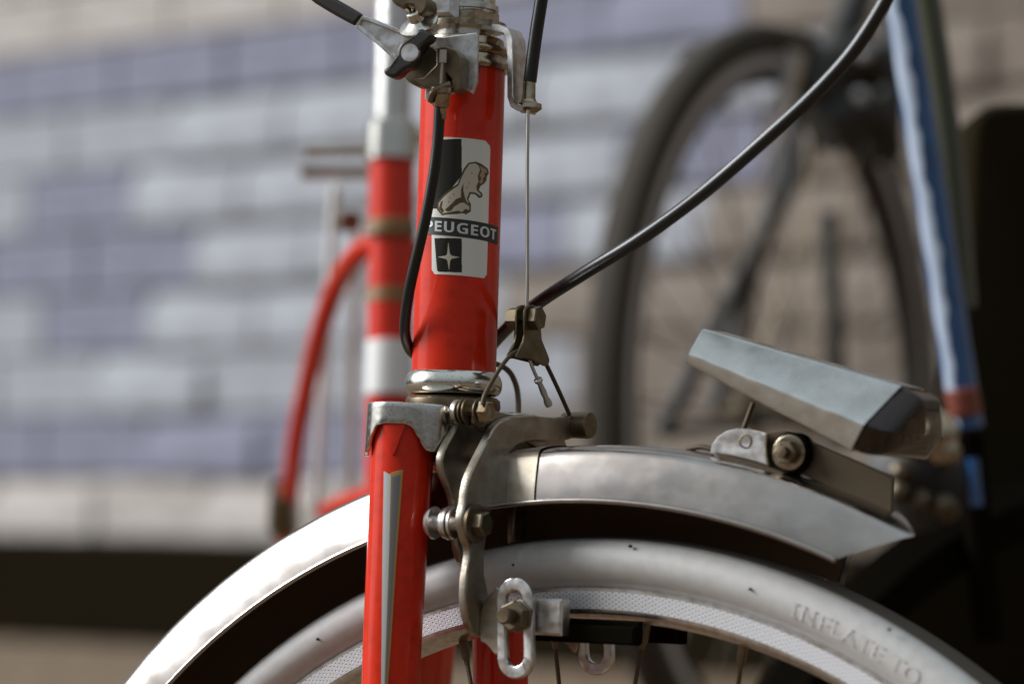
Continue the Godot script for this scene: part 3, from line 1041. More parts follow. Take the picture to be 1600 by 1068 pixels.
func build_mudguard(bike: Node3D):
	var ang := func(u: float, v: float, lat: float) -> float:
		var p := on_plane(u, v, HUB + L * lat, L) - HUB
		return atan2(p.dot(S), p.dot(N))
	var a_low: float = ang.call(1304, 877, 0.024)
	var a_tip: float = ang.call(1428, 826, 0.021)
	var a_end := a_low + deg_to_rad(162)
	var outer := [[0.0240, 0.2790], [0.0236, 0.2815], [0.0229, 0.2850], [0.0219, 0.2890], [0.0209, 0.2925], [0.0199, 0.2955], [0.0190, 0.2972], [0.0176, 0.2984], [0.0140, 0.2994], [0.0080, 0.3002], [0.0, 0.3006]]
	var prof := []
	for p in outer: prof.append(p)
	for i in range(outer.size() - 2, -1, -1): prof.append([-outer[i][0], outer[i][1]])
	prof.append([-0.0242, 0.2715])
	prof.append([-0.0242, 0.2640])
	var full := prof.duplicate()
	for i in range(prof.size() - 1, -1, -1):
		full.append([prof[i][0] * (0.0232 / 0.0240), prof[i][1] - (0.0009 if absf(prof[i][0]) < 0.0192 else 0.0002)])
	var segs := 110
	var rings := []
	for j in segs + 1:
		var ring := PackedVector3Array()
		for p in full:
			var start := lerpf(a_low, a_tip, clampf((p[1] - 0.2790) / 0.0192, 0, 1))
			if p[0] < 0.0176: start = a_tip + (0.0176 - p[0]) / 0.042 * deg_to_rad(7.5)
			var a := lerpf(start, a_end, float(j) / segs)
			ring.append(HUB + (N * cos(a) + S * sin(a)) * p[1] + L * p[0])
		rings.append(ring)
	var g := geo()
	loft(g, rings, false, false)
	# end strips
	for e in [0, segs]:
		var ev := PackedVector3Array(); var euv := PackedVector2Array()
		var n := prof.size()
		for i in n - 1:
			quad(ev, euv, rings[e][i], rings[e][i + 1], rings[e][2 * n - 2 - i], rings[e][2 * n - 1 - i])
		g.v.append_array(ev); g.uv.append_array(euv)
	var guard := obj("front_mudguard", g, M.mudguard_alloy, bike, 45)
	# dark underside
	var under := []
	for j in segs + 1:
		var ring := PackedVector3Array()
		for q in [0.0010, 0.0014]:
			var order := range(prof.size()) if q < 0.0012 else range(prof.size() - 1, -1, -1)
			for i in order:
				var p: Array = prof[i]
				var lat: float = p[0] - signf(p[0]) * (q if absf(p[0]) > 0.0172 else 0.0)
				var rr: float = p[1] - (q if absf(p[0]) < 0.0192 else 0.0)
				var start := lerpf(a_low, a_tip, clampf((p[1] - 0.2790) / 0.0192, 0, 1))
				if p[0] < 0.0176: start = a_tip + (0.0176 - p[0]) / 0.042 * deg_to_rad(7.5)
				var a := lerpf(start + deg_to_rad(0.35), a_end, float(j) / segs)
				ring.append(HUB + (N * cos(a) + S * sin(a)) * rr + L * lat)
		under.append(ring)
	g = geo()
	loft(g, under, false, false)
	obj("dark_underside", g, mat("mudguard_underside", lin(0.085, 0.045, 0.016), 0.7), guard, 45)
	for side in [1.0, -1.0]:
		g = geo()
		var path := PackedVector3Array()
		for j in 91:
			var a := lerpf(a_low if side > 0 else a_tip + deg_to_rad(9.0), a_end, j / 90.0)
			path.append(HUB + (N * cos(a) + S * sin(a)) * (0.2790 if side > 0 else 0.2640) + L * 0.0239 * side)
		tube(g, path, 0.0011, 0.0011, 8)
		obj("rolled_edge", g, M.mudguard_alloy, guard, 60)
	# bridge strap that fixes the guard at the fork crown
	g = geo()
	var p0: float = ang.call(812, 740, 0.024)
	var ring2 := []
	for j in 5:
		var a := p0 + 0.021 * (j - 2.0) / 2.0
		var rr := PackedVector3Array()
		for q in prof: rr.append(HUB + (N * cos(a) + S * sin(a)) * (q[1] + 0.0006) + L * (q[0] * 1.025))
		for i in range(prof.size() - 1, -1, -1): rr.append(HUB + (N * cos(a) + S * sin(a)) * (prof[i][1] - 0.0002) + L * prof[i][0])
		ring2.append(rr)
	loft(g, ring2, false, false)
	obj("mudguard_strap", g, M.brake_alloy, guard, 45)

func build_brake(bike: Node3D):
	var near_px := [[760, 690], [776, 661], [797, 651], [829, 648], [868, 653], [892, 648], [905, 655], [908, 672], [900, 684], [871, 691], [835, 687], [808, 694], [792, 712], [783, 732], [775, 765], [768, 795], [762, 830], [757, 858], [756, 894], [761, 914], [764, 935], [757, 998], [742, 990], [732, 972], [727, 940], [729, 897], [736, 862], [729, 845], [723, 822], [722, 806], [727, 786], [729, 764], [735, 741], [748, 714]]
	var pa := chaikin(fn_poly(near_px, 0.0345), 2)
	var g := geo()
	extrude(g, pa, B, L, S, N, 0.0310, 0.0345, 0.0006)
	var brake := obj("front_brake", g, M.brake_alloy, bike, 45)
	# the other arm is its mirror image, behind
	var pb := PackedVector2Array()
	for p in pa: pb.append(Vector2(-p.x - 0.0115 * smoothstep(-0.055, -0.020, p.y), p.y))
	g = geo()
	extrude(g, pb, B, L, S, N, 0.0262, 0.0297, 0.0006)
	obj("brake_arm", g, M.brake_alloy, brake, 45)
	# bridge plate on the fork crown with a leg to each pivot
	var bridge_px := [[725, 648], [712, 672], [696, 697], [689, 721], [696, 748], [708, 773], [711, 800], [711, 827], [716, 858], [724, 885], [738, 880], [746, 840], [747, 800], [742, 765], [748, 730], [766, 700], [790, 690], [800, 672], [790, 652], [760, 642]]
	var pc := chaikin(fn_poly(bridge_px, 0.0215), 2)
	for side in [1.0, -1.0]:
		var pd := PackedVector2Array()
		for p in pc: pd.append(Vector2(p.x * side, p.y))
		g = geo()
		extrude(g, pd, B, L, S, N, 0.0182, 0.0215, 0.0006)
		obj("bridge_plate", g, M.brake_alloy, brake, 45)
	var pv := fn(744, 818, 0.036)
	for side in [1.0, -1.0]:
		var o: Vector3 = B + L * pv.x * side + S * pv.y
		g = geo()
		lathe(g, o, N, [[0.0350, 0.004], [0.0350, 0.0074], [0.0362, 0.0074], [0.0364, 0.0060], [0.0366, 0.004]], 32)
		obj("pivot_washer", g, M.dull_steel, brake)
		g = geo()
		lathe(g, o, N, [[0.0366, 0.0030], [0.0366, 0.0048], [0.0402, 0.0048], [0.0408, 0.0042], [0.0408, 0.002]], 6, 0.2)
		obj("pivot_bolt", g, M.dull_steel, brake, 30)
		for q in [[0.0222, 0.0058], [0.0238, 0.0064], [0.0258, 0.0060]]:
			g = geo()
			lathe(g, o, N, [[q[0], 0.003], [q[0], q[1] - 0.0004], [q[0] + 0.0003, q[1]], [q[0] + 0.0013, q[1]], [q[0] + 0.0016, q[1] - 0.0004], [q[0] + 0.0016, 0.003]], 32)
			obj("pivot_washer", g, M.alloy, brake)
		g = geo()
		lathe(g, o, N, [[0.0150, 0.001], [0.0151, 0.0036], [0.0156, 0.0052], [0.0172, 0.0062], [0.0180, 0.0060], [0.0182, 0.003], [0.034, 0.003]], 32)
		obj("pivot_dome_nut", g, M.alloy, brake)
		# slotted pad carrier, facing sideways
		var lat := 0.0312
		var c_t := fl(802, 922, lat); var c_b := fl(804, 1040, lat)
		var up := (c_t - c_b).normalized()
		var mid := (c_t + c_b) * 0.5
		var half := (c_t - c_b).length() * 0.5
		var outer := stadium(mid, up, half - 0.0030, 0.0078, 14, 1.0)
		var inner := stadium(mid, up, half - 0.0036, 0.0037, 14, 1.0)
		g = geo()
		ring_plate(g, outer, inner, B, N, S, L * side, lat - 0.0030, lat, 0.0006)
		obj("pad_slot", g, M.alloy, brake, 45)
		# the arm's twist into the carrier
		g = geo()
		extrude(g, chaikin(fl_poly([[748, 945], [762, 930], [776, 912], [780, 940], [780, 1012], [773, 1027], [758, 1007], [744, 1000]], lat), 1), B, N, S, L * side, lat - 0.0042, lat - 0.0012, 0.0005)
		obj("carrier_web", g, M.brake_alloy, brake)
		# stud, nuts, pad holder and pad
		var sp := fl(812, 962, lat)
		var so := B + N * sp.x + S * sp.y
		var ls: Vector3 = L * side
		g = geo()
		lathe(g, so + ls * lat, ls, [[0.0, 0.003], [0.0, 0.0062], [0.0012, 0.0062], [0.0014, 0.0056], [0.0058, 0.0056], [0.0062, 0.005], [0.0062, 0.003]], 6, 0.4)
		obj("pad_nut", g, M.dull_steel, brake, 30)
		g = geo()
		lathe(g, so, ls, [[0.018, 0.0028], [0.0375, 0.0028], [lat + 0.0115, 0.0030], [lat + 0.0122, 0.0024], [lat + 0.0122, 0.0012]], 20)
		obj("pad_stud", g, M.dull_steel, brake)
		g = geo()
		box(g, so + ls * 0.0235 + N * 0.0075, N, S, ls, 0.0080, 0.0068, 0.0035, 0.001)
		obj("pad_clamp", g, M.alloy, brake)
		g = geo()
		box(g, so + ls * 0.0180 + N * 0.021 - S * 0.0058, N, S, ls, 0.022, 0.0034, 0.0030, 0.0008)
		obj("pad_holder", g, M.black_rubber, brake)
		g = geo()
		box(g, so + ls * 0.0138 + N * 0.021 - S * 0.0046, N, S, ls, 0.021, 0.0042, 0.0016, 0.0006)
		obj("brake_pad", g, M.black_rubber, brake)
	# anchors of the straddle wire at the ends of both arms
	var e_far := fn(900, 664, 0.0345)
	for side in [1.0, -1.0]:
		var no := 0.0325 if side > 0 else 0.028
		var o: Vector3 = B + L * e_far.x + S * e_far.y
		if side < 0:
			var e_near := fn(748, 643, 0.030)
			o = B + L * e_near.x + S * e_near.y
		g = geo()
		if side > 0:
			lathe(g, o, N, [[0.0295, 0.002], [0.0295, 0.0050], [0.0400, 0.0054], [0.0412, 0.0050], [0.0414, 0.003]], 28)
			obj("anchor_bolt", g, M.dull_steel, brake)
		else:
			for q in [[0.0195, 0.0046, 0.0024], [0.0229, 0.0050, 0.0012], [0.0249, 0.0052, 0.0012], [0.0299, 0.0052, 0.0012]]:
				g = geo()
				lathe(g, o, N, [[q[0], 0.002], [q[0], q[1] - 0.0005], [q[0] + 0.0004, q[1]], [q[0] + q[2] - 0.0004, q[1]], [q[0] + q[2], q[1] - 0.0005], [q[0] + q[2], 0.002]], 28)
				obj("anchor_washer", g, M.alloy if q[0] < 0.02 else M.dull_steel, brake)
			g = geo()
			lathe(g, o, N, [[0.018, 0.0018], [0.0315, 0.0020], [0.0315, 0.0044], [0.0348, 0.0044], [0.0352, 0.0038], [0.0352, 0.001]], 6)
			obj("anchor_bolt", g, M.worn_chrome, brake, 30)
	# centre bolt through the crown
	g = geo()
	lathe(g, W(0, 0, -0.028), N, [[0.010, 0.003], [0.0215, 0.003], [0.0215, 0.0060], [0.0262, 0.0060], [0.0266, 0.005], [0.0266, 0.002]], 6)
	obj("centre_bolt", g, M.dull_steel, brake, 30)
	# yoke that pulls the straddle wire
	var yk := [[821, 479], [831, 475], [842, 479], [847, 495], [845, 516], [848, 535], [859, 558], [859, 568], [853, 573], [842, 566], [826, 560], [810, 560], [805, 556], [813, 545], [821, 527], [820, 505]]
	for q in [0.0355, 0.0318]:
		g = geo()
		extrude(g, chaikin(fn_poly(yk, 0.0355), 1), B, L, S, N, q - 0.0011, q, 0.0003)
		obj("yoke_plate", g, M.dull_steel, brake, 45)
	var yb := fn(833, 497, 0.0355)
	g = geo()
	lathe(g, B + L * yb.x + S * yb.y, N, [[0.0252, 0.002], [0.0252, 0.0044], [0.0300, 0.0046], [0.0300, 0.0024], [0.0357, 0.0024], [0.0357, 0.0048], [0.0386, 0.0048], [0.0390, 0.0042], [0.0390, 0.001]], 6, 0.25)
	obj("yoke_bolt", g, M.dull_steel, brake, 30)
	var wire := func(called: String, pts: Array, no: float, r: float, mm: Material):
		var wg := geo()
		var w3 := []
		for p in pts:
			var c := fn(p[0], p[1], no)
			w3.append(B + N * no + L * c.x + S * c.y)
		tube(wg, smooth_path(w3, 5), r, r, 8)
		obj(called, wg, mm, brake, 60)
	wire.call("straddle_wire", [[754, 632], [757, 618], [768, 597], [785, 570], [800, 553], [812, 548]], 0.0340, 0.00085, M.rusty_wire)
	wire.call("straddle_wire", [[848, 560], [856, 574], [874, 612], [890, 648]], 0.0340, 0.00085, M.rusty_wire)
	wire.call("inner_cable", [[825, 172], [824, 250], [824, 330], [824, 420], [823, 484]], 0.0338, 0.0007, M.bright_wire)
	wire.call("cable_tail", [[826, 556], [832, 574], [841, 594]], 0.0338, 0.0007, M.bright_wire)
	var ca := fn(840, 591, 0.0338); var cb := fn(858, 633, 0.0338)
	var A := B + N * 0.0338 + L * ca.x + S * ca.y
	var D := (B + N * 0.0338 + L * cb.x + S * cb.y) - A
	g = geo()
	lathe(g, A, D.normalized(), [[0, 0.0012], [0.0004, 0.0017], [0.0014, 0.0017], [0.0024, 0.0010], [D.length() * 0.5, 0.0013], [D.length() * 0.72, 0.0011], [D.length() - 0.0018, 0.0016], [D.length(), 0.0014]], 16)
	obj("cable_end_crimp", g, M.bright_wire, brake)

func build_cables(bike: Node3D):
	# front brake housing coming down into the hanger
	var g := geo()
	var q := fl(826, 168, 0.0)
	var stop := B + N * q.x + S * q.y
	lathe(g, stop, S, [[-0.0022, 0.0012], [-0.0020, 0.0030], [-0.0004, 0.0052], [0.0014, 0.0050], [0.0020, 0.0034], [0.0034, 0.0026], [0.0105, 0.0024], [0.0108, 0.0012]], 24)
	obj("cable_stop", g, M.worn_chrome, bike)
	var p := []
	for c in [[828, 128], [832, 95], [838, 50], [845, 5], [852, -40]]:
		var w := fl(c[0], c[1], 0.0)
		p.append(B + N * w.x + S * w.y)
	g = geo()
	tube(g, smooth_path(p, 5), 0.0026, 0.0026, 16)
	obj("cable_housing", g, M.black_housing, bike, 60)
	# long housing of the rear brake, sweeping from the handlebar to behind the head tube
	g = geo()
	p = []
	for c in [[1420, -70, 1.045], [1385, 0, 1.05], [1335, 78, 1.055], [1272, 148, 1.062], [1200, 214, 1.07], [1100, 300, 1.085], [1000, 373, 1.105], [915, 425, 1.125], [845, 470, 1.15], [795, 510, 1.175], [755, 556, 1.20], [730, 600, 1.23]]:
		p.append(at(c[0], c[1], c[2]))
	tube(g, smooth_path(p, 6), 0.00265, 0.0026, 16)
	obj("cable_housing", g, M.black_housing, bike, 60)
	# gear housing down the left of the head tube
	g = geo()
	p = []
	for c in [[687, 168, 1.120], [684, 220, 1.121], [677, 275, 1.122], [666, 335, 1.124], [653, 392, 1.127], [641, 445, 1.132], [634, 490, 1.138], [633, 522, 1.144], [640, 545, 1.152], [652, 556, 1.162], [668, 570, 1.18]]:
		p.append(at(c[0], c[1], c[2]))
	tube(g, smooth_path(p, 6), 0.00215, 0.00215, 16)
	obj("cable_housing", g, M.black_housing, bike, 60)
	# lamp wire behind the bearing
	g = geo()
	p = []
	for c in [[765, 566, 1.17], [782, 571, 1.18], [797, 582, 1.185], [807, 604, 1.185], [810, 630, 1.18], [809, 660, 1.17]]:
		p.append(at(c[0], c[1], c[2]))
	tube(g, smooth_path(p, 6), 0.00115, 0.00115, 8)
	obj("lamp_wire", g, M.rusty_wire, bike, 60)

func zpoly(a: Array, ox: float, oy: float, sc: float, o: Vector3, ex: Vector3, ey: Vector3, ez: Vector3) -> PackedVector2Array:
	var r := PackedVector2Array()
	for p in a:
		var q := on_plane(ox + p[0] / sc, oy + p[1] / sc, o, ez) - o
		r.append(Vector2(q.dot(ex), q.dot(ey)))
	return r

func build_shifter(bike: Node3D):
	# the lever turns on a bolt that points to the camera's left
	var ez := Vector3(-0.30, 0.05, 0.95).normalized()
	var ex := Vector3.UP.cross(ez).normalized()
	var ey := ez.cross(ex)
	var o := at(640, 84, 1.118)
	var Z := func(a: Array) -> PackedVector2Array: return zpoly(a, 460, 0, 3.636, o, ex, ey, ez)
	var g := geo()
	# clamp plate in front of the stem
	extrude(g, Z.call([[660, 160], [770, 165], [960, 140], [970, 160], [965, 420], [940, 492], [912, 470], [800, 500], [790, 556], [700, 552], [664, 520], [668, 470], [640, 330]]), o, ex, ey, ez, -0.0175, -0.0150, 0.0005)
	var base := obj("gear_shifter", g, M.alloy, bike)
	g = geo()
	bar(g, o - ez * 0.0165 + ex * 0.012, B + S * ((o - B).dot(S)), 0.0085, 0.0085, 24)
	obj("shifter_clamp", g, M.dull_steel, base)
	# drum and its dark housing
	g = geo()
	var dc := at(660, 102, 1.127)
	lathe(g, dc, ez, [[-0.008, 0.004], [-0.008, 0.0076], [-0.0072, 0.0082], [0.0005, 0.0082], [0.0012, 0.0076], [0.0013, 0.004]], 36)
	obj("cable_drum", g, M.dull_steel, base)
	g = geo()
	extrude(g, Z.call([[770, 250], [830, 240], [890, 265], [918, 310], [912, 480], [890, 500], [860, 500], [858, 430], [830, 400], [825, 480], [790, 492], [700, 480], [640, 430], [700, 420], [770, 350]]), o, ex, ey, ez, -0.0150, -0.0068, 0.0006)
	obj("shifter_housing", g, M.dull_steel, base)
	# lever arm, hollowed, with a black tip
	g = geo()
	var arm: PackedVector2Array = Z.call([[345, 90], [372, 78], [420, 92], [560, 148], [690, 196], [690, 250], [650, 330], [615, 352], [585, 350], [560, 338], [450, 240], [328, 142]])
	extrude(g, arm, o, ex, ey, ez, -0.0068, -0.0042, 0.0004)
	var lever := obj("lever_arm", g, M.alloy, base)
	g = geo()
	var ins := inset(arm, 0.0016)
	ring_plate(g, arm, ins, o, ex, ey, ez, -0.0046, -0.0028, 0.0003)
	obj("lever_rim", g, M.alloy, base)
	g = geo()
	extrude(g, chaikin(Z.call([[60, -40], [175, -40], [250, 0], [372, 72], [368, 90], [335, 132], [318, 134], [200, 70], [70, -10]]), 1), o, ex, ey, ez, -0.0085, -0.0018, 0.0012)
	obj("lever_tip", g, M.black_plastic, base)
	# wing nut with a bright cap
	g = geo()
	extrude(g, chaikin(Z.call([[718, 165], [805, 198], [790, 238], [745, 262], [722, 300], [715, 345], [690, 390], [640, 402], [612, 440], [575, 452], [535, 436], [522, 412], [540, 392], [585, 372], [598, 330], [602, 285], [630, 240], [690, 226]]), 1), o, ex, ey, ez, -0.0030, 0.0042, 0.0012)
	obj("wing_nut", g, M.black_plastic, base)
	g = geo()
	var wc := at(640, 82, 1.1135)
	lathe(g, wc, ez, [[-0.002, 0.0036], [-0.0002, 0.0036], [0.0001, 0.0034], [0.00015, 0.002], [0.00015, 0.0004]], 32)
	obj("wing_nut_cap", g, M.alloy, base)
	# cable nipple, wire, adjuster and ferrule
	var dwn := (at(688, 190, 1.121) - at(691, 100, 1.118)).normalized()
	g = geo()
	bar(g, at(691, 78, 1.117), at(691, 98, 1.117), 0.0018, 0.0018, 12)
	bar(g, at(691, 98, 1.117), at(689, 142, 1.118), 0.0006, 0.0006, 8)
	obj("gear_wire", g, M.bright_wire, base)
	g = geo()
	lathe(g, at(690, 138, 1.119), dwn, [[-0.001, 0.002], [-0.0006, 0.0042], [0.0012, 0.0044], [0.0020, 0.0033], [0.0068, 0.0031], [0.0072, 0.0024], [0.0074, 0.0022], [0.0115, 0.0021], [0.0118, 0.0016]], 20)
	obj("cable_adjuster", g, M.worn_chrome, base)
	g = geo()
	tube(g, smooth_path([at(702, 132, 1.118), at(686, 138, 1.1165), at(676, 146, 1.117), at(673, 158, 1.119)], 5), 0.0016, 0.0013, 10)
	obj("adjuster_fork", g, M.dull_steel, base)
	# bolt and domed washer of the stem clamp above
	g = geo()
	var bz := Vector3(-0.35, 0.75, 0.55).normalized()
	lathe(g, at(655, 40, 1.122), bz, [[-0.0035, 0.002], [-0.0022, 0.0062], [0.0, 0.0078], [0.0008, 0.0078], [0.0016, 0.0050], [0.0026, 0.0032], [0.0062, 0.0030], [0.0066, 0.002]], 30)
	obj("clamp_bolt", g, M.chrome, bike)
	g = geo()
	extrude(g, chaikin(zpoly([[545, -20], [700, -30], [760, -20], [770, 40], [740, 90], [700, 96], [690, 40], [650, 30], [640, 60], [612, 45], [575, 30]], 460, 0, 3.636, o, ex, ey, ez), 1), o, ex, ey, ez, -0.010, 0.002, 0.001)
	obj("clamp_wing", g, M.dull_steel, bike)
	g = geo()
	box(g, B + S * ((at(720, 20, 1.158) - B).dot(S) + 0.006) + Vector3(-0.009, 0, 0.005), ex, S, ez, 0.009, 0.011, 0.009, 0.003)
	obj("stem_lug", g, M.alloy, bike)

func build_lamp(bike: Node3D):
	# six-sided body: sections at the back and at the lens rim, in the steering frame
	var sec := func(px: Array, lats: Array) -> PackedVector3Array:
		var near := []
		for i in 3:
			var c := fl(px[i][0], px[i][1], lats[i])
			near.append(Vector3(c.x, lats[i], c.y))
		var ring := PackedVector3Array()
		for q in near: ring.append(W(q.x, q.y, q.z))
		for i in [2, 1, 0]: ring.append(W(near[i].x, -near[i].y, near[i].z))
		return ring
	var r0: PackedVector3Array = sec.call([[1099, 513], [1077, 552], [1073, 568]], [0.0100, 0.0195, 0.0185])
	var r1: PackedVector3Array = sec.call([[1409, 602], [1350, 663], [1329, 704]], [0.0100, 0.0270, 0.0240])
	var back := PackedVector3Array()
	var c0 := Vector3.ZERO
	for p in r0: c0 += p / 6.0
	var c1 := Vector3.ZERO
	for p in r1: c1 += p / 6.0
	var ax := (c1 - c0).normalized()
	for p in r0: back.append(c0 + (p - c0) * 0.9 - ax * 0.0012)
	var lerped := func(t: float, k: float) -> PackedVector3Array:
		var o := PackedVector3Array()
		var cc := c0.lerp(c1, t)
		for i in 6:
			var q := r0[i].lerp(r1[i], t)
			o.append(cc + (q - cc) * k)
		return o
	# soften the six long edges: each corner becomes three points
	var rounded := func(ring: PackedVector3Array) -> PackedVector3Array:
		var o := PackedVector3Array()
		for i in 6:
			var p := ring[i]
			var a := ring[(i + 5) % 6]
			var b := ring[(i + 1) % 6]
			var ra := p + (a - p).normalized() * 0.0010
			var rb := p + (b - p).normalized() * 0.0010
			o.append(ra); o.append((ra + rb) * 0.25 + p * 0.5); o.append(rb)
		return o
	var g := geo()
	loft(g, [rounded.call(back), rounded.call(r0), rounded.call(lerped.call(0.5, 1.0)), rounded.call(r1), rounded.call(lerped.call(1.0, 0.93))])
	var lamp := obj("headlamp", g, M.lamp_alloy, bike, 28)
	# reflector, bulb and amber-brown lens in front of the rim
	var front := func(d: float, k: float) -> PackedVector3Array:
		var o := PackedVector3Array()
		for i in 6: o.append(c1 + (r1[i] - c1) * k + ax * d)
		return rounded.call(o)
	g = geo()
	loft(g, [front.call(0.0003, 0.90), front.call(0.0008, 0.90), front.call(0.0012, 0.35)])
	var rm := mat("lamp_reflector", lin(0.30, 0.13, 0.04), 0.3, 1.0)
	obj("reflector", g, rm, lamp, 28)
	g = geo()
	lathe(g, c1, ax, [[0.001, 0.003], [0.003, 0.0034], [0.006, 0.004], [0.0075, 0.003], [0.0082, 0.001]], 16)
	obj("lamp_bulb", g, M.brass, lamp)
	g = geo()
	loft(g, [front.call(0.0004, 0.955), front.call(0.003, 0.96), front.call(0.0065, 0.92), front.call(0.0092, 0.82), front.call(0.0108, 0.60), front.call(0.0114, 0.2)])
	var lm := mat("lamp_lens", Color(0.07, 0.022, 0.008, 0.75), 0.08)
	lm.transparency = BaseMaterial3D.TRANSPARENCY_ALPHA
	obj("lens", g, lm, lamp, 45)
	# bracket: half-round plate, nut and strap
	var plate := func(called: String, px: Array, lat: float, th: float, mm: Material, soft: int):
		var pg := geo()
		extrude(pg, chaikin(fl_poly(px, lat), soft), B, N, S, L, lat - th, lat, 0.0004)
		obj(called, pg, mm, lamp)
	plate.call("lamp_bracket", [[1109, 708], [1112, 694], [1121, 682], [1135, 673], [1151, 669], [1168, 669.5], [1198, 677], [1196, 695], [1197, 711], [1201, 728], [1185, 722], [1138, 711]], 0.0105, 0.0022, M.alloy, 0)
	var hp := fl(1165, 689, 0.0105)
	g = geo()
	lathe(g, B + N * hp.x + S * hp.y + L * 0.0104, L, [[-0.003, 0.001], [-0.003, 0.0027], [0.0003, 0.0027], [0.0004, 0.0022], [-0.0002, 0.0018], [-0.0004, 0.0005]], 24)
	obj("bracket_rivet", g, M.dull_steel, lamp)
	plate.call("bracket_strap", [[1196, 676], [1230, 672], [1270, 690], [1330, 716], [1396, 745], [1394, 800], [1385, 803], [1330, 776], [1255, 742], [1215, 740], [1198, 730]], 0.0070, 0.0020, M.tarnished_steel, 0)
	plate.call("bracket_foot", [[1118, 706], [1150, 716], [1196, 728], [1225, 738], [1222, 748], [1190, 738], [1124, 716]], 0.0135, 0.027, M.tarnished_steel, 0)
	var np := fl(1234, 707, 0.0105)
	var no := B + N * np.x + S * np.y
	g = geo()
	lathe(g, no, L, [[0.004, 0.004], [0.004, 0.0076], [0.0098, 0.0076], [0.0102, 0.0070], [0.0102, 0.004]], 32)
	obj("bracket_bush", g, M.black_rubber, lamp)
	g = geo()
	lathe(g, no, L, [[0.0102, 0.003], [0.0102, 0.0064], [0.0112, 0.0064], [0.0114, 0.0058], [0.0114, 0.003]], 32)
	obj("bracket_washer", g, M.worn_chrome, lamp)
	g = geo()
	lathe(g, no, L, [[0.0114, 0.002], [0.0114, 0.0045], [0.0144, 0.0045], [0.0148, 0.0040], [0.0148, 0.0022], [0.0176, 0.0022], [0.0178, 0.001]], 6)
	obj("bracket_nut", g, M.dull_steel, lamp, 30)
	for c in [[[1160, 676, 0.006], [1166, 660, 0.006], [1177, 630, 0.004]], [[1115, 702, 0.002], [1095, 698, 0.002], [1074, 702, 0.002]]]:
		g = geo()
		var p := []
		for q in c:
			var w := fl(q[0], q[1], q[2])
			p.append(W(w.x, q[2], w.y))
		tube(g, smooth_path(p, 5), 0.0010, 0.0010, 8)
		obj("lamp_wire", g, M.rusty_wire, lamp, 60)

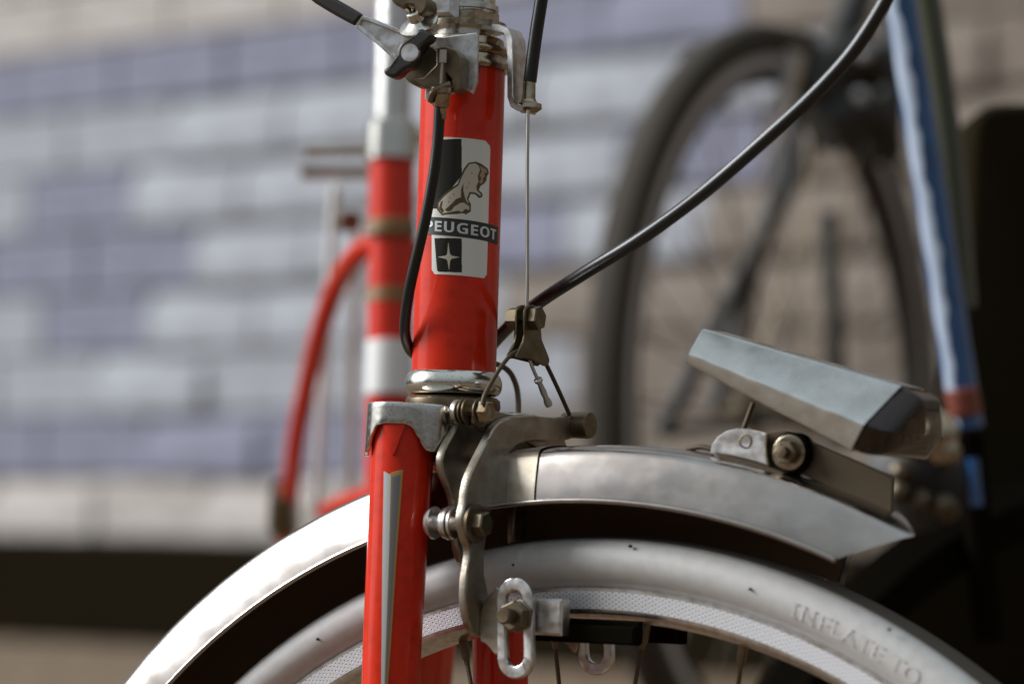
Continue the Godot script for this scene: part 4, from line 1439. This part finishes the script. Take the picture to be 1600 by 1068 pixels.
# ------------------------------------------------------------------ bicycles behind
func build_dark_bicycle():
	var d := 2.6
	var c := at(1222, 640, d)
	var yaw := deg_to_rad(59.6)
	var n := Vector3(cos(yaw), 0, -sin(yaw))        # the wheel runs away to the right
	var l := Vector3(-sin(yaw), 0, -cos(yaw))
	if l.z < 0: l = -l
	l = Vector3(-n.z, 0, n.x)
	if l.z < 0: l = -l
	var bike := thing("dark_bicycle", "dark road bicycle with a blurred large wheel behind the brake cable", "bicycle", Vector3(c.x, 0.30, c.z))
	var R := 605.0 * d / F
	var g := geo()
	ring_sweep(g, c, n, Vector3.UP, l, [[-0.012, R - 0.030], [-0.017, R - 0.016], [-0.012, R - 0.004], [0, R], [0.012, R - 0.004], [0.017, R - 0.016], [0.012, R - 0.030]], 96)
	obj("tyre", g, M.dark_tyre, bike)
	g = geo()
	ring_sweep(g, c, n, Vector3.UP, l, [[-0.012, R - 0.029], [0.012, R - 0.029], [0.0118, R - 0.041], [-0.0118, R - 0.041]], 96)
	var rim := obj("rim", g, M.pale_rim, bike)
	g = geo()
	ring_sweep(g, c, n, Vector3.UP, l, [[-0.0118, R - 0.0412], [0.0118, R - 0.0412], [0.011, R - 0.052], [0, R - 0.056], [-0.011, R - 0.052]], 96)
	obj("rim_bed", g, M.dark_tyre, rim)
	g = geo()
	for i in 32:
		var a := TAU * i / 32.0
		bar(g, c + (n * cos(a) + Vector3.UP * sin(a)) * (R - 0.048), c + (n * cos(a + 0.5) + Vector3.UP * sin(a + 0.5)) * 0.02 + l * (0.03 if i % 2 else -0.03), 0.0011, 0.0011, 5)
	obj("spokes", g, M.dull_steel, bike).set_meta("kind", "stuff")
	g = geo()
	lathe(g, c - l * 0.065, l, [[0, 0.004], [0.03, 0.005], [0.034, 0.022], [0.04, 0.022], [0.044, 0.014], [0.086, 0.014], [0.09, 0.022], [0.096, 0.022], [0.1, 0.005], [0.13, 0.004]], 24)
	obj("hub", g, M.dull_steel, bike)
	# stays from the axle up to the seat cluster
	var top := at(1290, 120, d + 0.10)
	for side in [1.0, -1.0]:
		g = geo()
		var foot := at(1034, 676, d - 0.03) if side > 0 else c - l * 0.066
		tube(g, smooth_path([foot, foot.lerp(top, 0.5) + l * 0.010 * side, top + l * 0.020 * side], 6), 0.0080, 0.0095, 12)
		if side > 0: bar(g, foot, c + l * 0.05, 0.005, 0.005)
		obj("seat_stay", g, M.dark_frame, bike)
	g = geo()
	bar(g, at(1290, 120, d + 0.08), at(1350, -30, d + 0.14), 0.016, 0.017, 16)
	bar(g, at(1388, 230, d + 0.12), at(1402, -30, d + 0.16), 0.014, 0.014, 16)
	obj("seat_tube", g, M.dark_frame, bike)
	g = geo()
	tube(g, smooth_path([at(1268, 150, d + 0.02), at(1300, 108, d + 0.03), at(1345, 92, d + 0.04), at(1378, 120, d + 0.05)], 6), 0.024, 0.020, 14)
	tube(g, smooth_path([at(1280, 205, d + 0.02), at(1325, 175, d + 0.03), at(1372, 190, d + 0.05), at(1384, 250, d + 0.06)], 6), 0.026, 0.018, 14)
	obj("brake_bridge", g, M.dark_frame, bike)
	g = geo()
	tube(g, smooth_path([at(1244, 80, d - 0.05), at(1238, 112, d - 0.05), at(1228, 140, d - 0.05), at(1208, 166, d - 0.05)], 6), 0.009, 0.007, 10)
	obj("brake_caliper", g, M.alloy, bike)
	for q in [[1350, 84], [1344, 150]]:
		g = geo()
		lathe(g, at(q[0], q[1], d - 0.03), Vector3.BACK, [[0, 0.003], [0.001, 0.006], [0.004, 0.006], [0.006, 0.003]], 16)
		obj("bolt", g, M.pale_rim, bike)
	g = geo()
	bar(g, at(1296, 330, d + 0.2), at(1310, 700, d + 0.2), 0.009, 0.011)
	obj("crank_arm", g, M.dark_frame, bike)

func build_blue_bicycle():
	var d := 1.62
	var foot := at(1512, 700, d)
	var bike := thing("blue_bicycle", "blue bicycle with a highlight painted along its tube standing at the right edge", "bicycle", Vector3(foot.x, 0, foot.z))
	var k := d / F
	var g := geo()
	var lo_end := at(1512, 668, d); var hi_end := at(1402, -40, d)
	bar(g, lo_end, hi_end, 26 * k, 25 * k, 28)
	var tb := obj("down_tube", g, M.blue_paint, bike)
	var up := (hi_end - lo_end).normalized()
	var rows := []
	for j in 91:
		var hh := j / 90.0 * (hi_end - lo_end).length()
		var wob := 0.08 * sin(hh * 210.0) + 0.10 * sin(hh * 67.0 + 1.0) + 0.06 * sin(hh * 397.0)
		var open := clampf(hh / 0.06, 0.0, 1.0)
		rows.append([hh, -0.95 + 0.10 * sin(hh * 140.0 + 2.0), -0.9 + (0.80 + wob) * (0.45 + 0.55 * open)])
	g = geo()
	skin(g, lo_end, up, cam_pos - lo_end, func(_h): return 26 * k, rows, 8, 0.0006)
	obj("painted_highlight", g, mat("painted_highlight", lin(0.40, 0.47, 0.58), 0.2), tb, 50)  # bright reflection on the tube, drawn as a pale wavy strip
	var dir := (at(1502, 590, d) - at(1405, -40, d)).normalized()
	var m: StandardMaterial3D
	g = geo()
	tube(g, smooth_path([at(1445, -40, d + 0.06), at(1475, 160, d + 0.06), at(1492, 320, d + 0.06), at(1505, 480, d + 0.06)], 5), 21 * k, 23 * k, 20)
	m = mat("green_black_paint", lin(0.035, 0.04, 0.02), 0.2)
	m.clearcoat_enabled = true; m.clearcoat = 1.0; m.clearcoat_roughness = 0.1
	obj("seat_tube", g, m, bike)
	g = geo()
	lathe(g, at(1508, 640, d - 0.004), dir, [[-0.012, 24 * k], [-0.011, 26.6 * k], [0.002, 26.6 * k], [0.003, 25 * k]], 24)
	m = mat("red_orange_decal", lin(0.16, 0.035, 0.02), 0.4)
	obj("red_band", g, m, tb)
	# chain set and derailleur bits under the lamp
	var cc := at(1425, 745, d - 0.03)
	g = geo()
	lathe(g, cc, Vector3(-0.5, 0.1, 0.85).normalized(), [[-0.01, 0.004], [-0.008, 0.028], [-0.004, 0.030], [0.0, 0.024], [0.006, 0.014], [0.018, 0.011], [0.02, 0.004]], 28)
	obj("sprocket", g, M.dark_frame, bike)
	for q in [[1432, 690, 0.008], [1462, 672, 0.011], [1470, 700, 0.009], [1408, 735, 0.006], [1405, 765, 0.006], [1475, 790, 0.007], [1440, 780, 0.006]]:
		g = geo()
		lathe(g, at(q[0], q[1], d - 0.06), Vector3(-0.4, 0.3, 0.85).normalized(), [[-0.01, q[2] * 0.5], [-0.008, q[2]], [0.0, q[2]], [0.003, q[2] * 0.7], [0.004, q[2] * 0.2]], 18)
		obj("bolt", g, M.worn_chrome if q[2] > 0.0075 else M.tarnished_steel, bike)
	g = geo()
	bar(g, at(1514, 680, d + 0.004), at(1545, 1000, d + 0.01), 22 * k, 22 * k, 20)
	obj("lower_lug", g, M.black_tyre, tb)
	g = geo()
	bar(g, at(1520, 715, d - 0.04), at(1526, 790, d - 0.04), 9 * k, 10 * k, 16)
	obj("bottom_bracket_lug", g, M.blue_paint, bike)
	# rear tyre and dark bag at the frame edge
	var rc := Vector3(at(1700, 900, d + 0.1).x, 0.34 - 0.12, at(1700, 900, d + 0.1).z)
	g = geo()
	ring_sweep(g, rc, Vector3(0.8, 0, -0.6), Vector3.UP, Vector3(0.6, 0, 0.8), [[-0.02, 0.31], [-0.02, 0.33], [0, 0.34], [0.02, 0.33], [0.02, 0.31], [0, 0.305]], 72)
	obj("tyre", g, M.black_tyre, bike)
	g = geo()
	extrude(g, chaikin(zpoly([[1516, 210], [1528, 172], [1560, 160], [1680, 160], [1690, 1120], [1370, 1120], [1410, 880], [1462, 830], [1472, 720], [1488, 600], [1508, 460], [1514, 340]], 0, 0, 1.0, at(1560, 500, d + 0.14), Vector3.RIGHT, Vector3.UP, Vector3.BACK), 2), at(1560, 500, d + 0.14), Vector3.RIGHT, Vector3.UP, Vector3.BACK, -0.07, 0.0, 0.006)
	var bag := mat("black_cloth", lin(0.014, 0.011, 0.006), 0.95)
	bag.specular_mode = BaseMaterial3D.SPECULAR_DISABLED
	obj("pannier", g, bag, bike, 60)
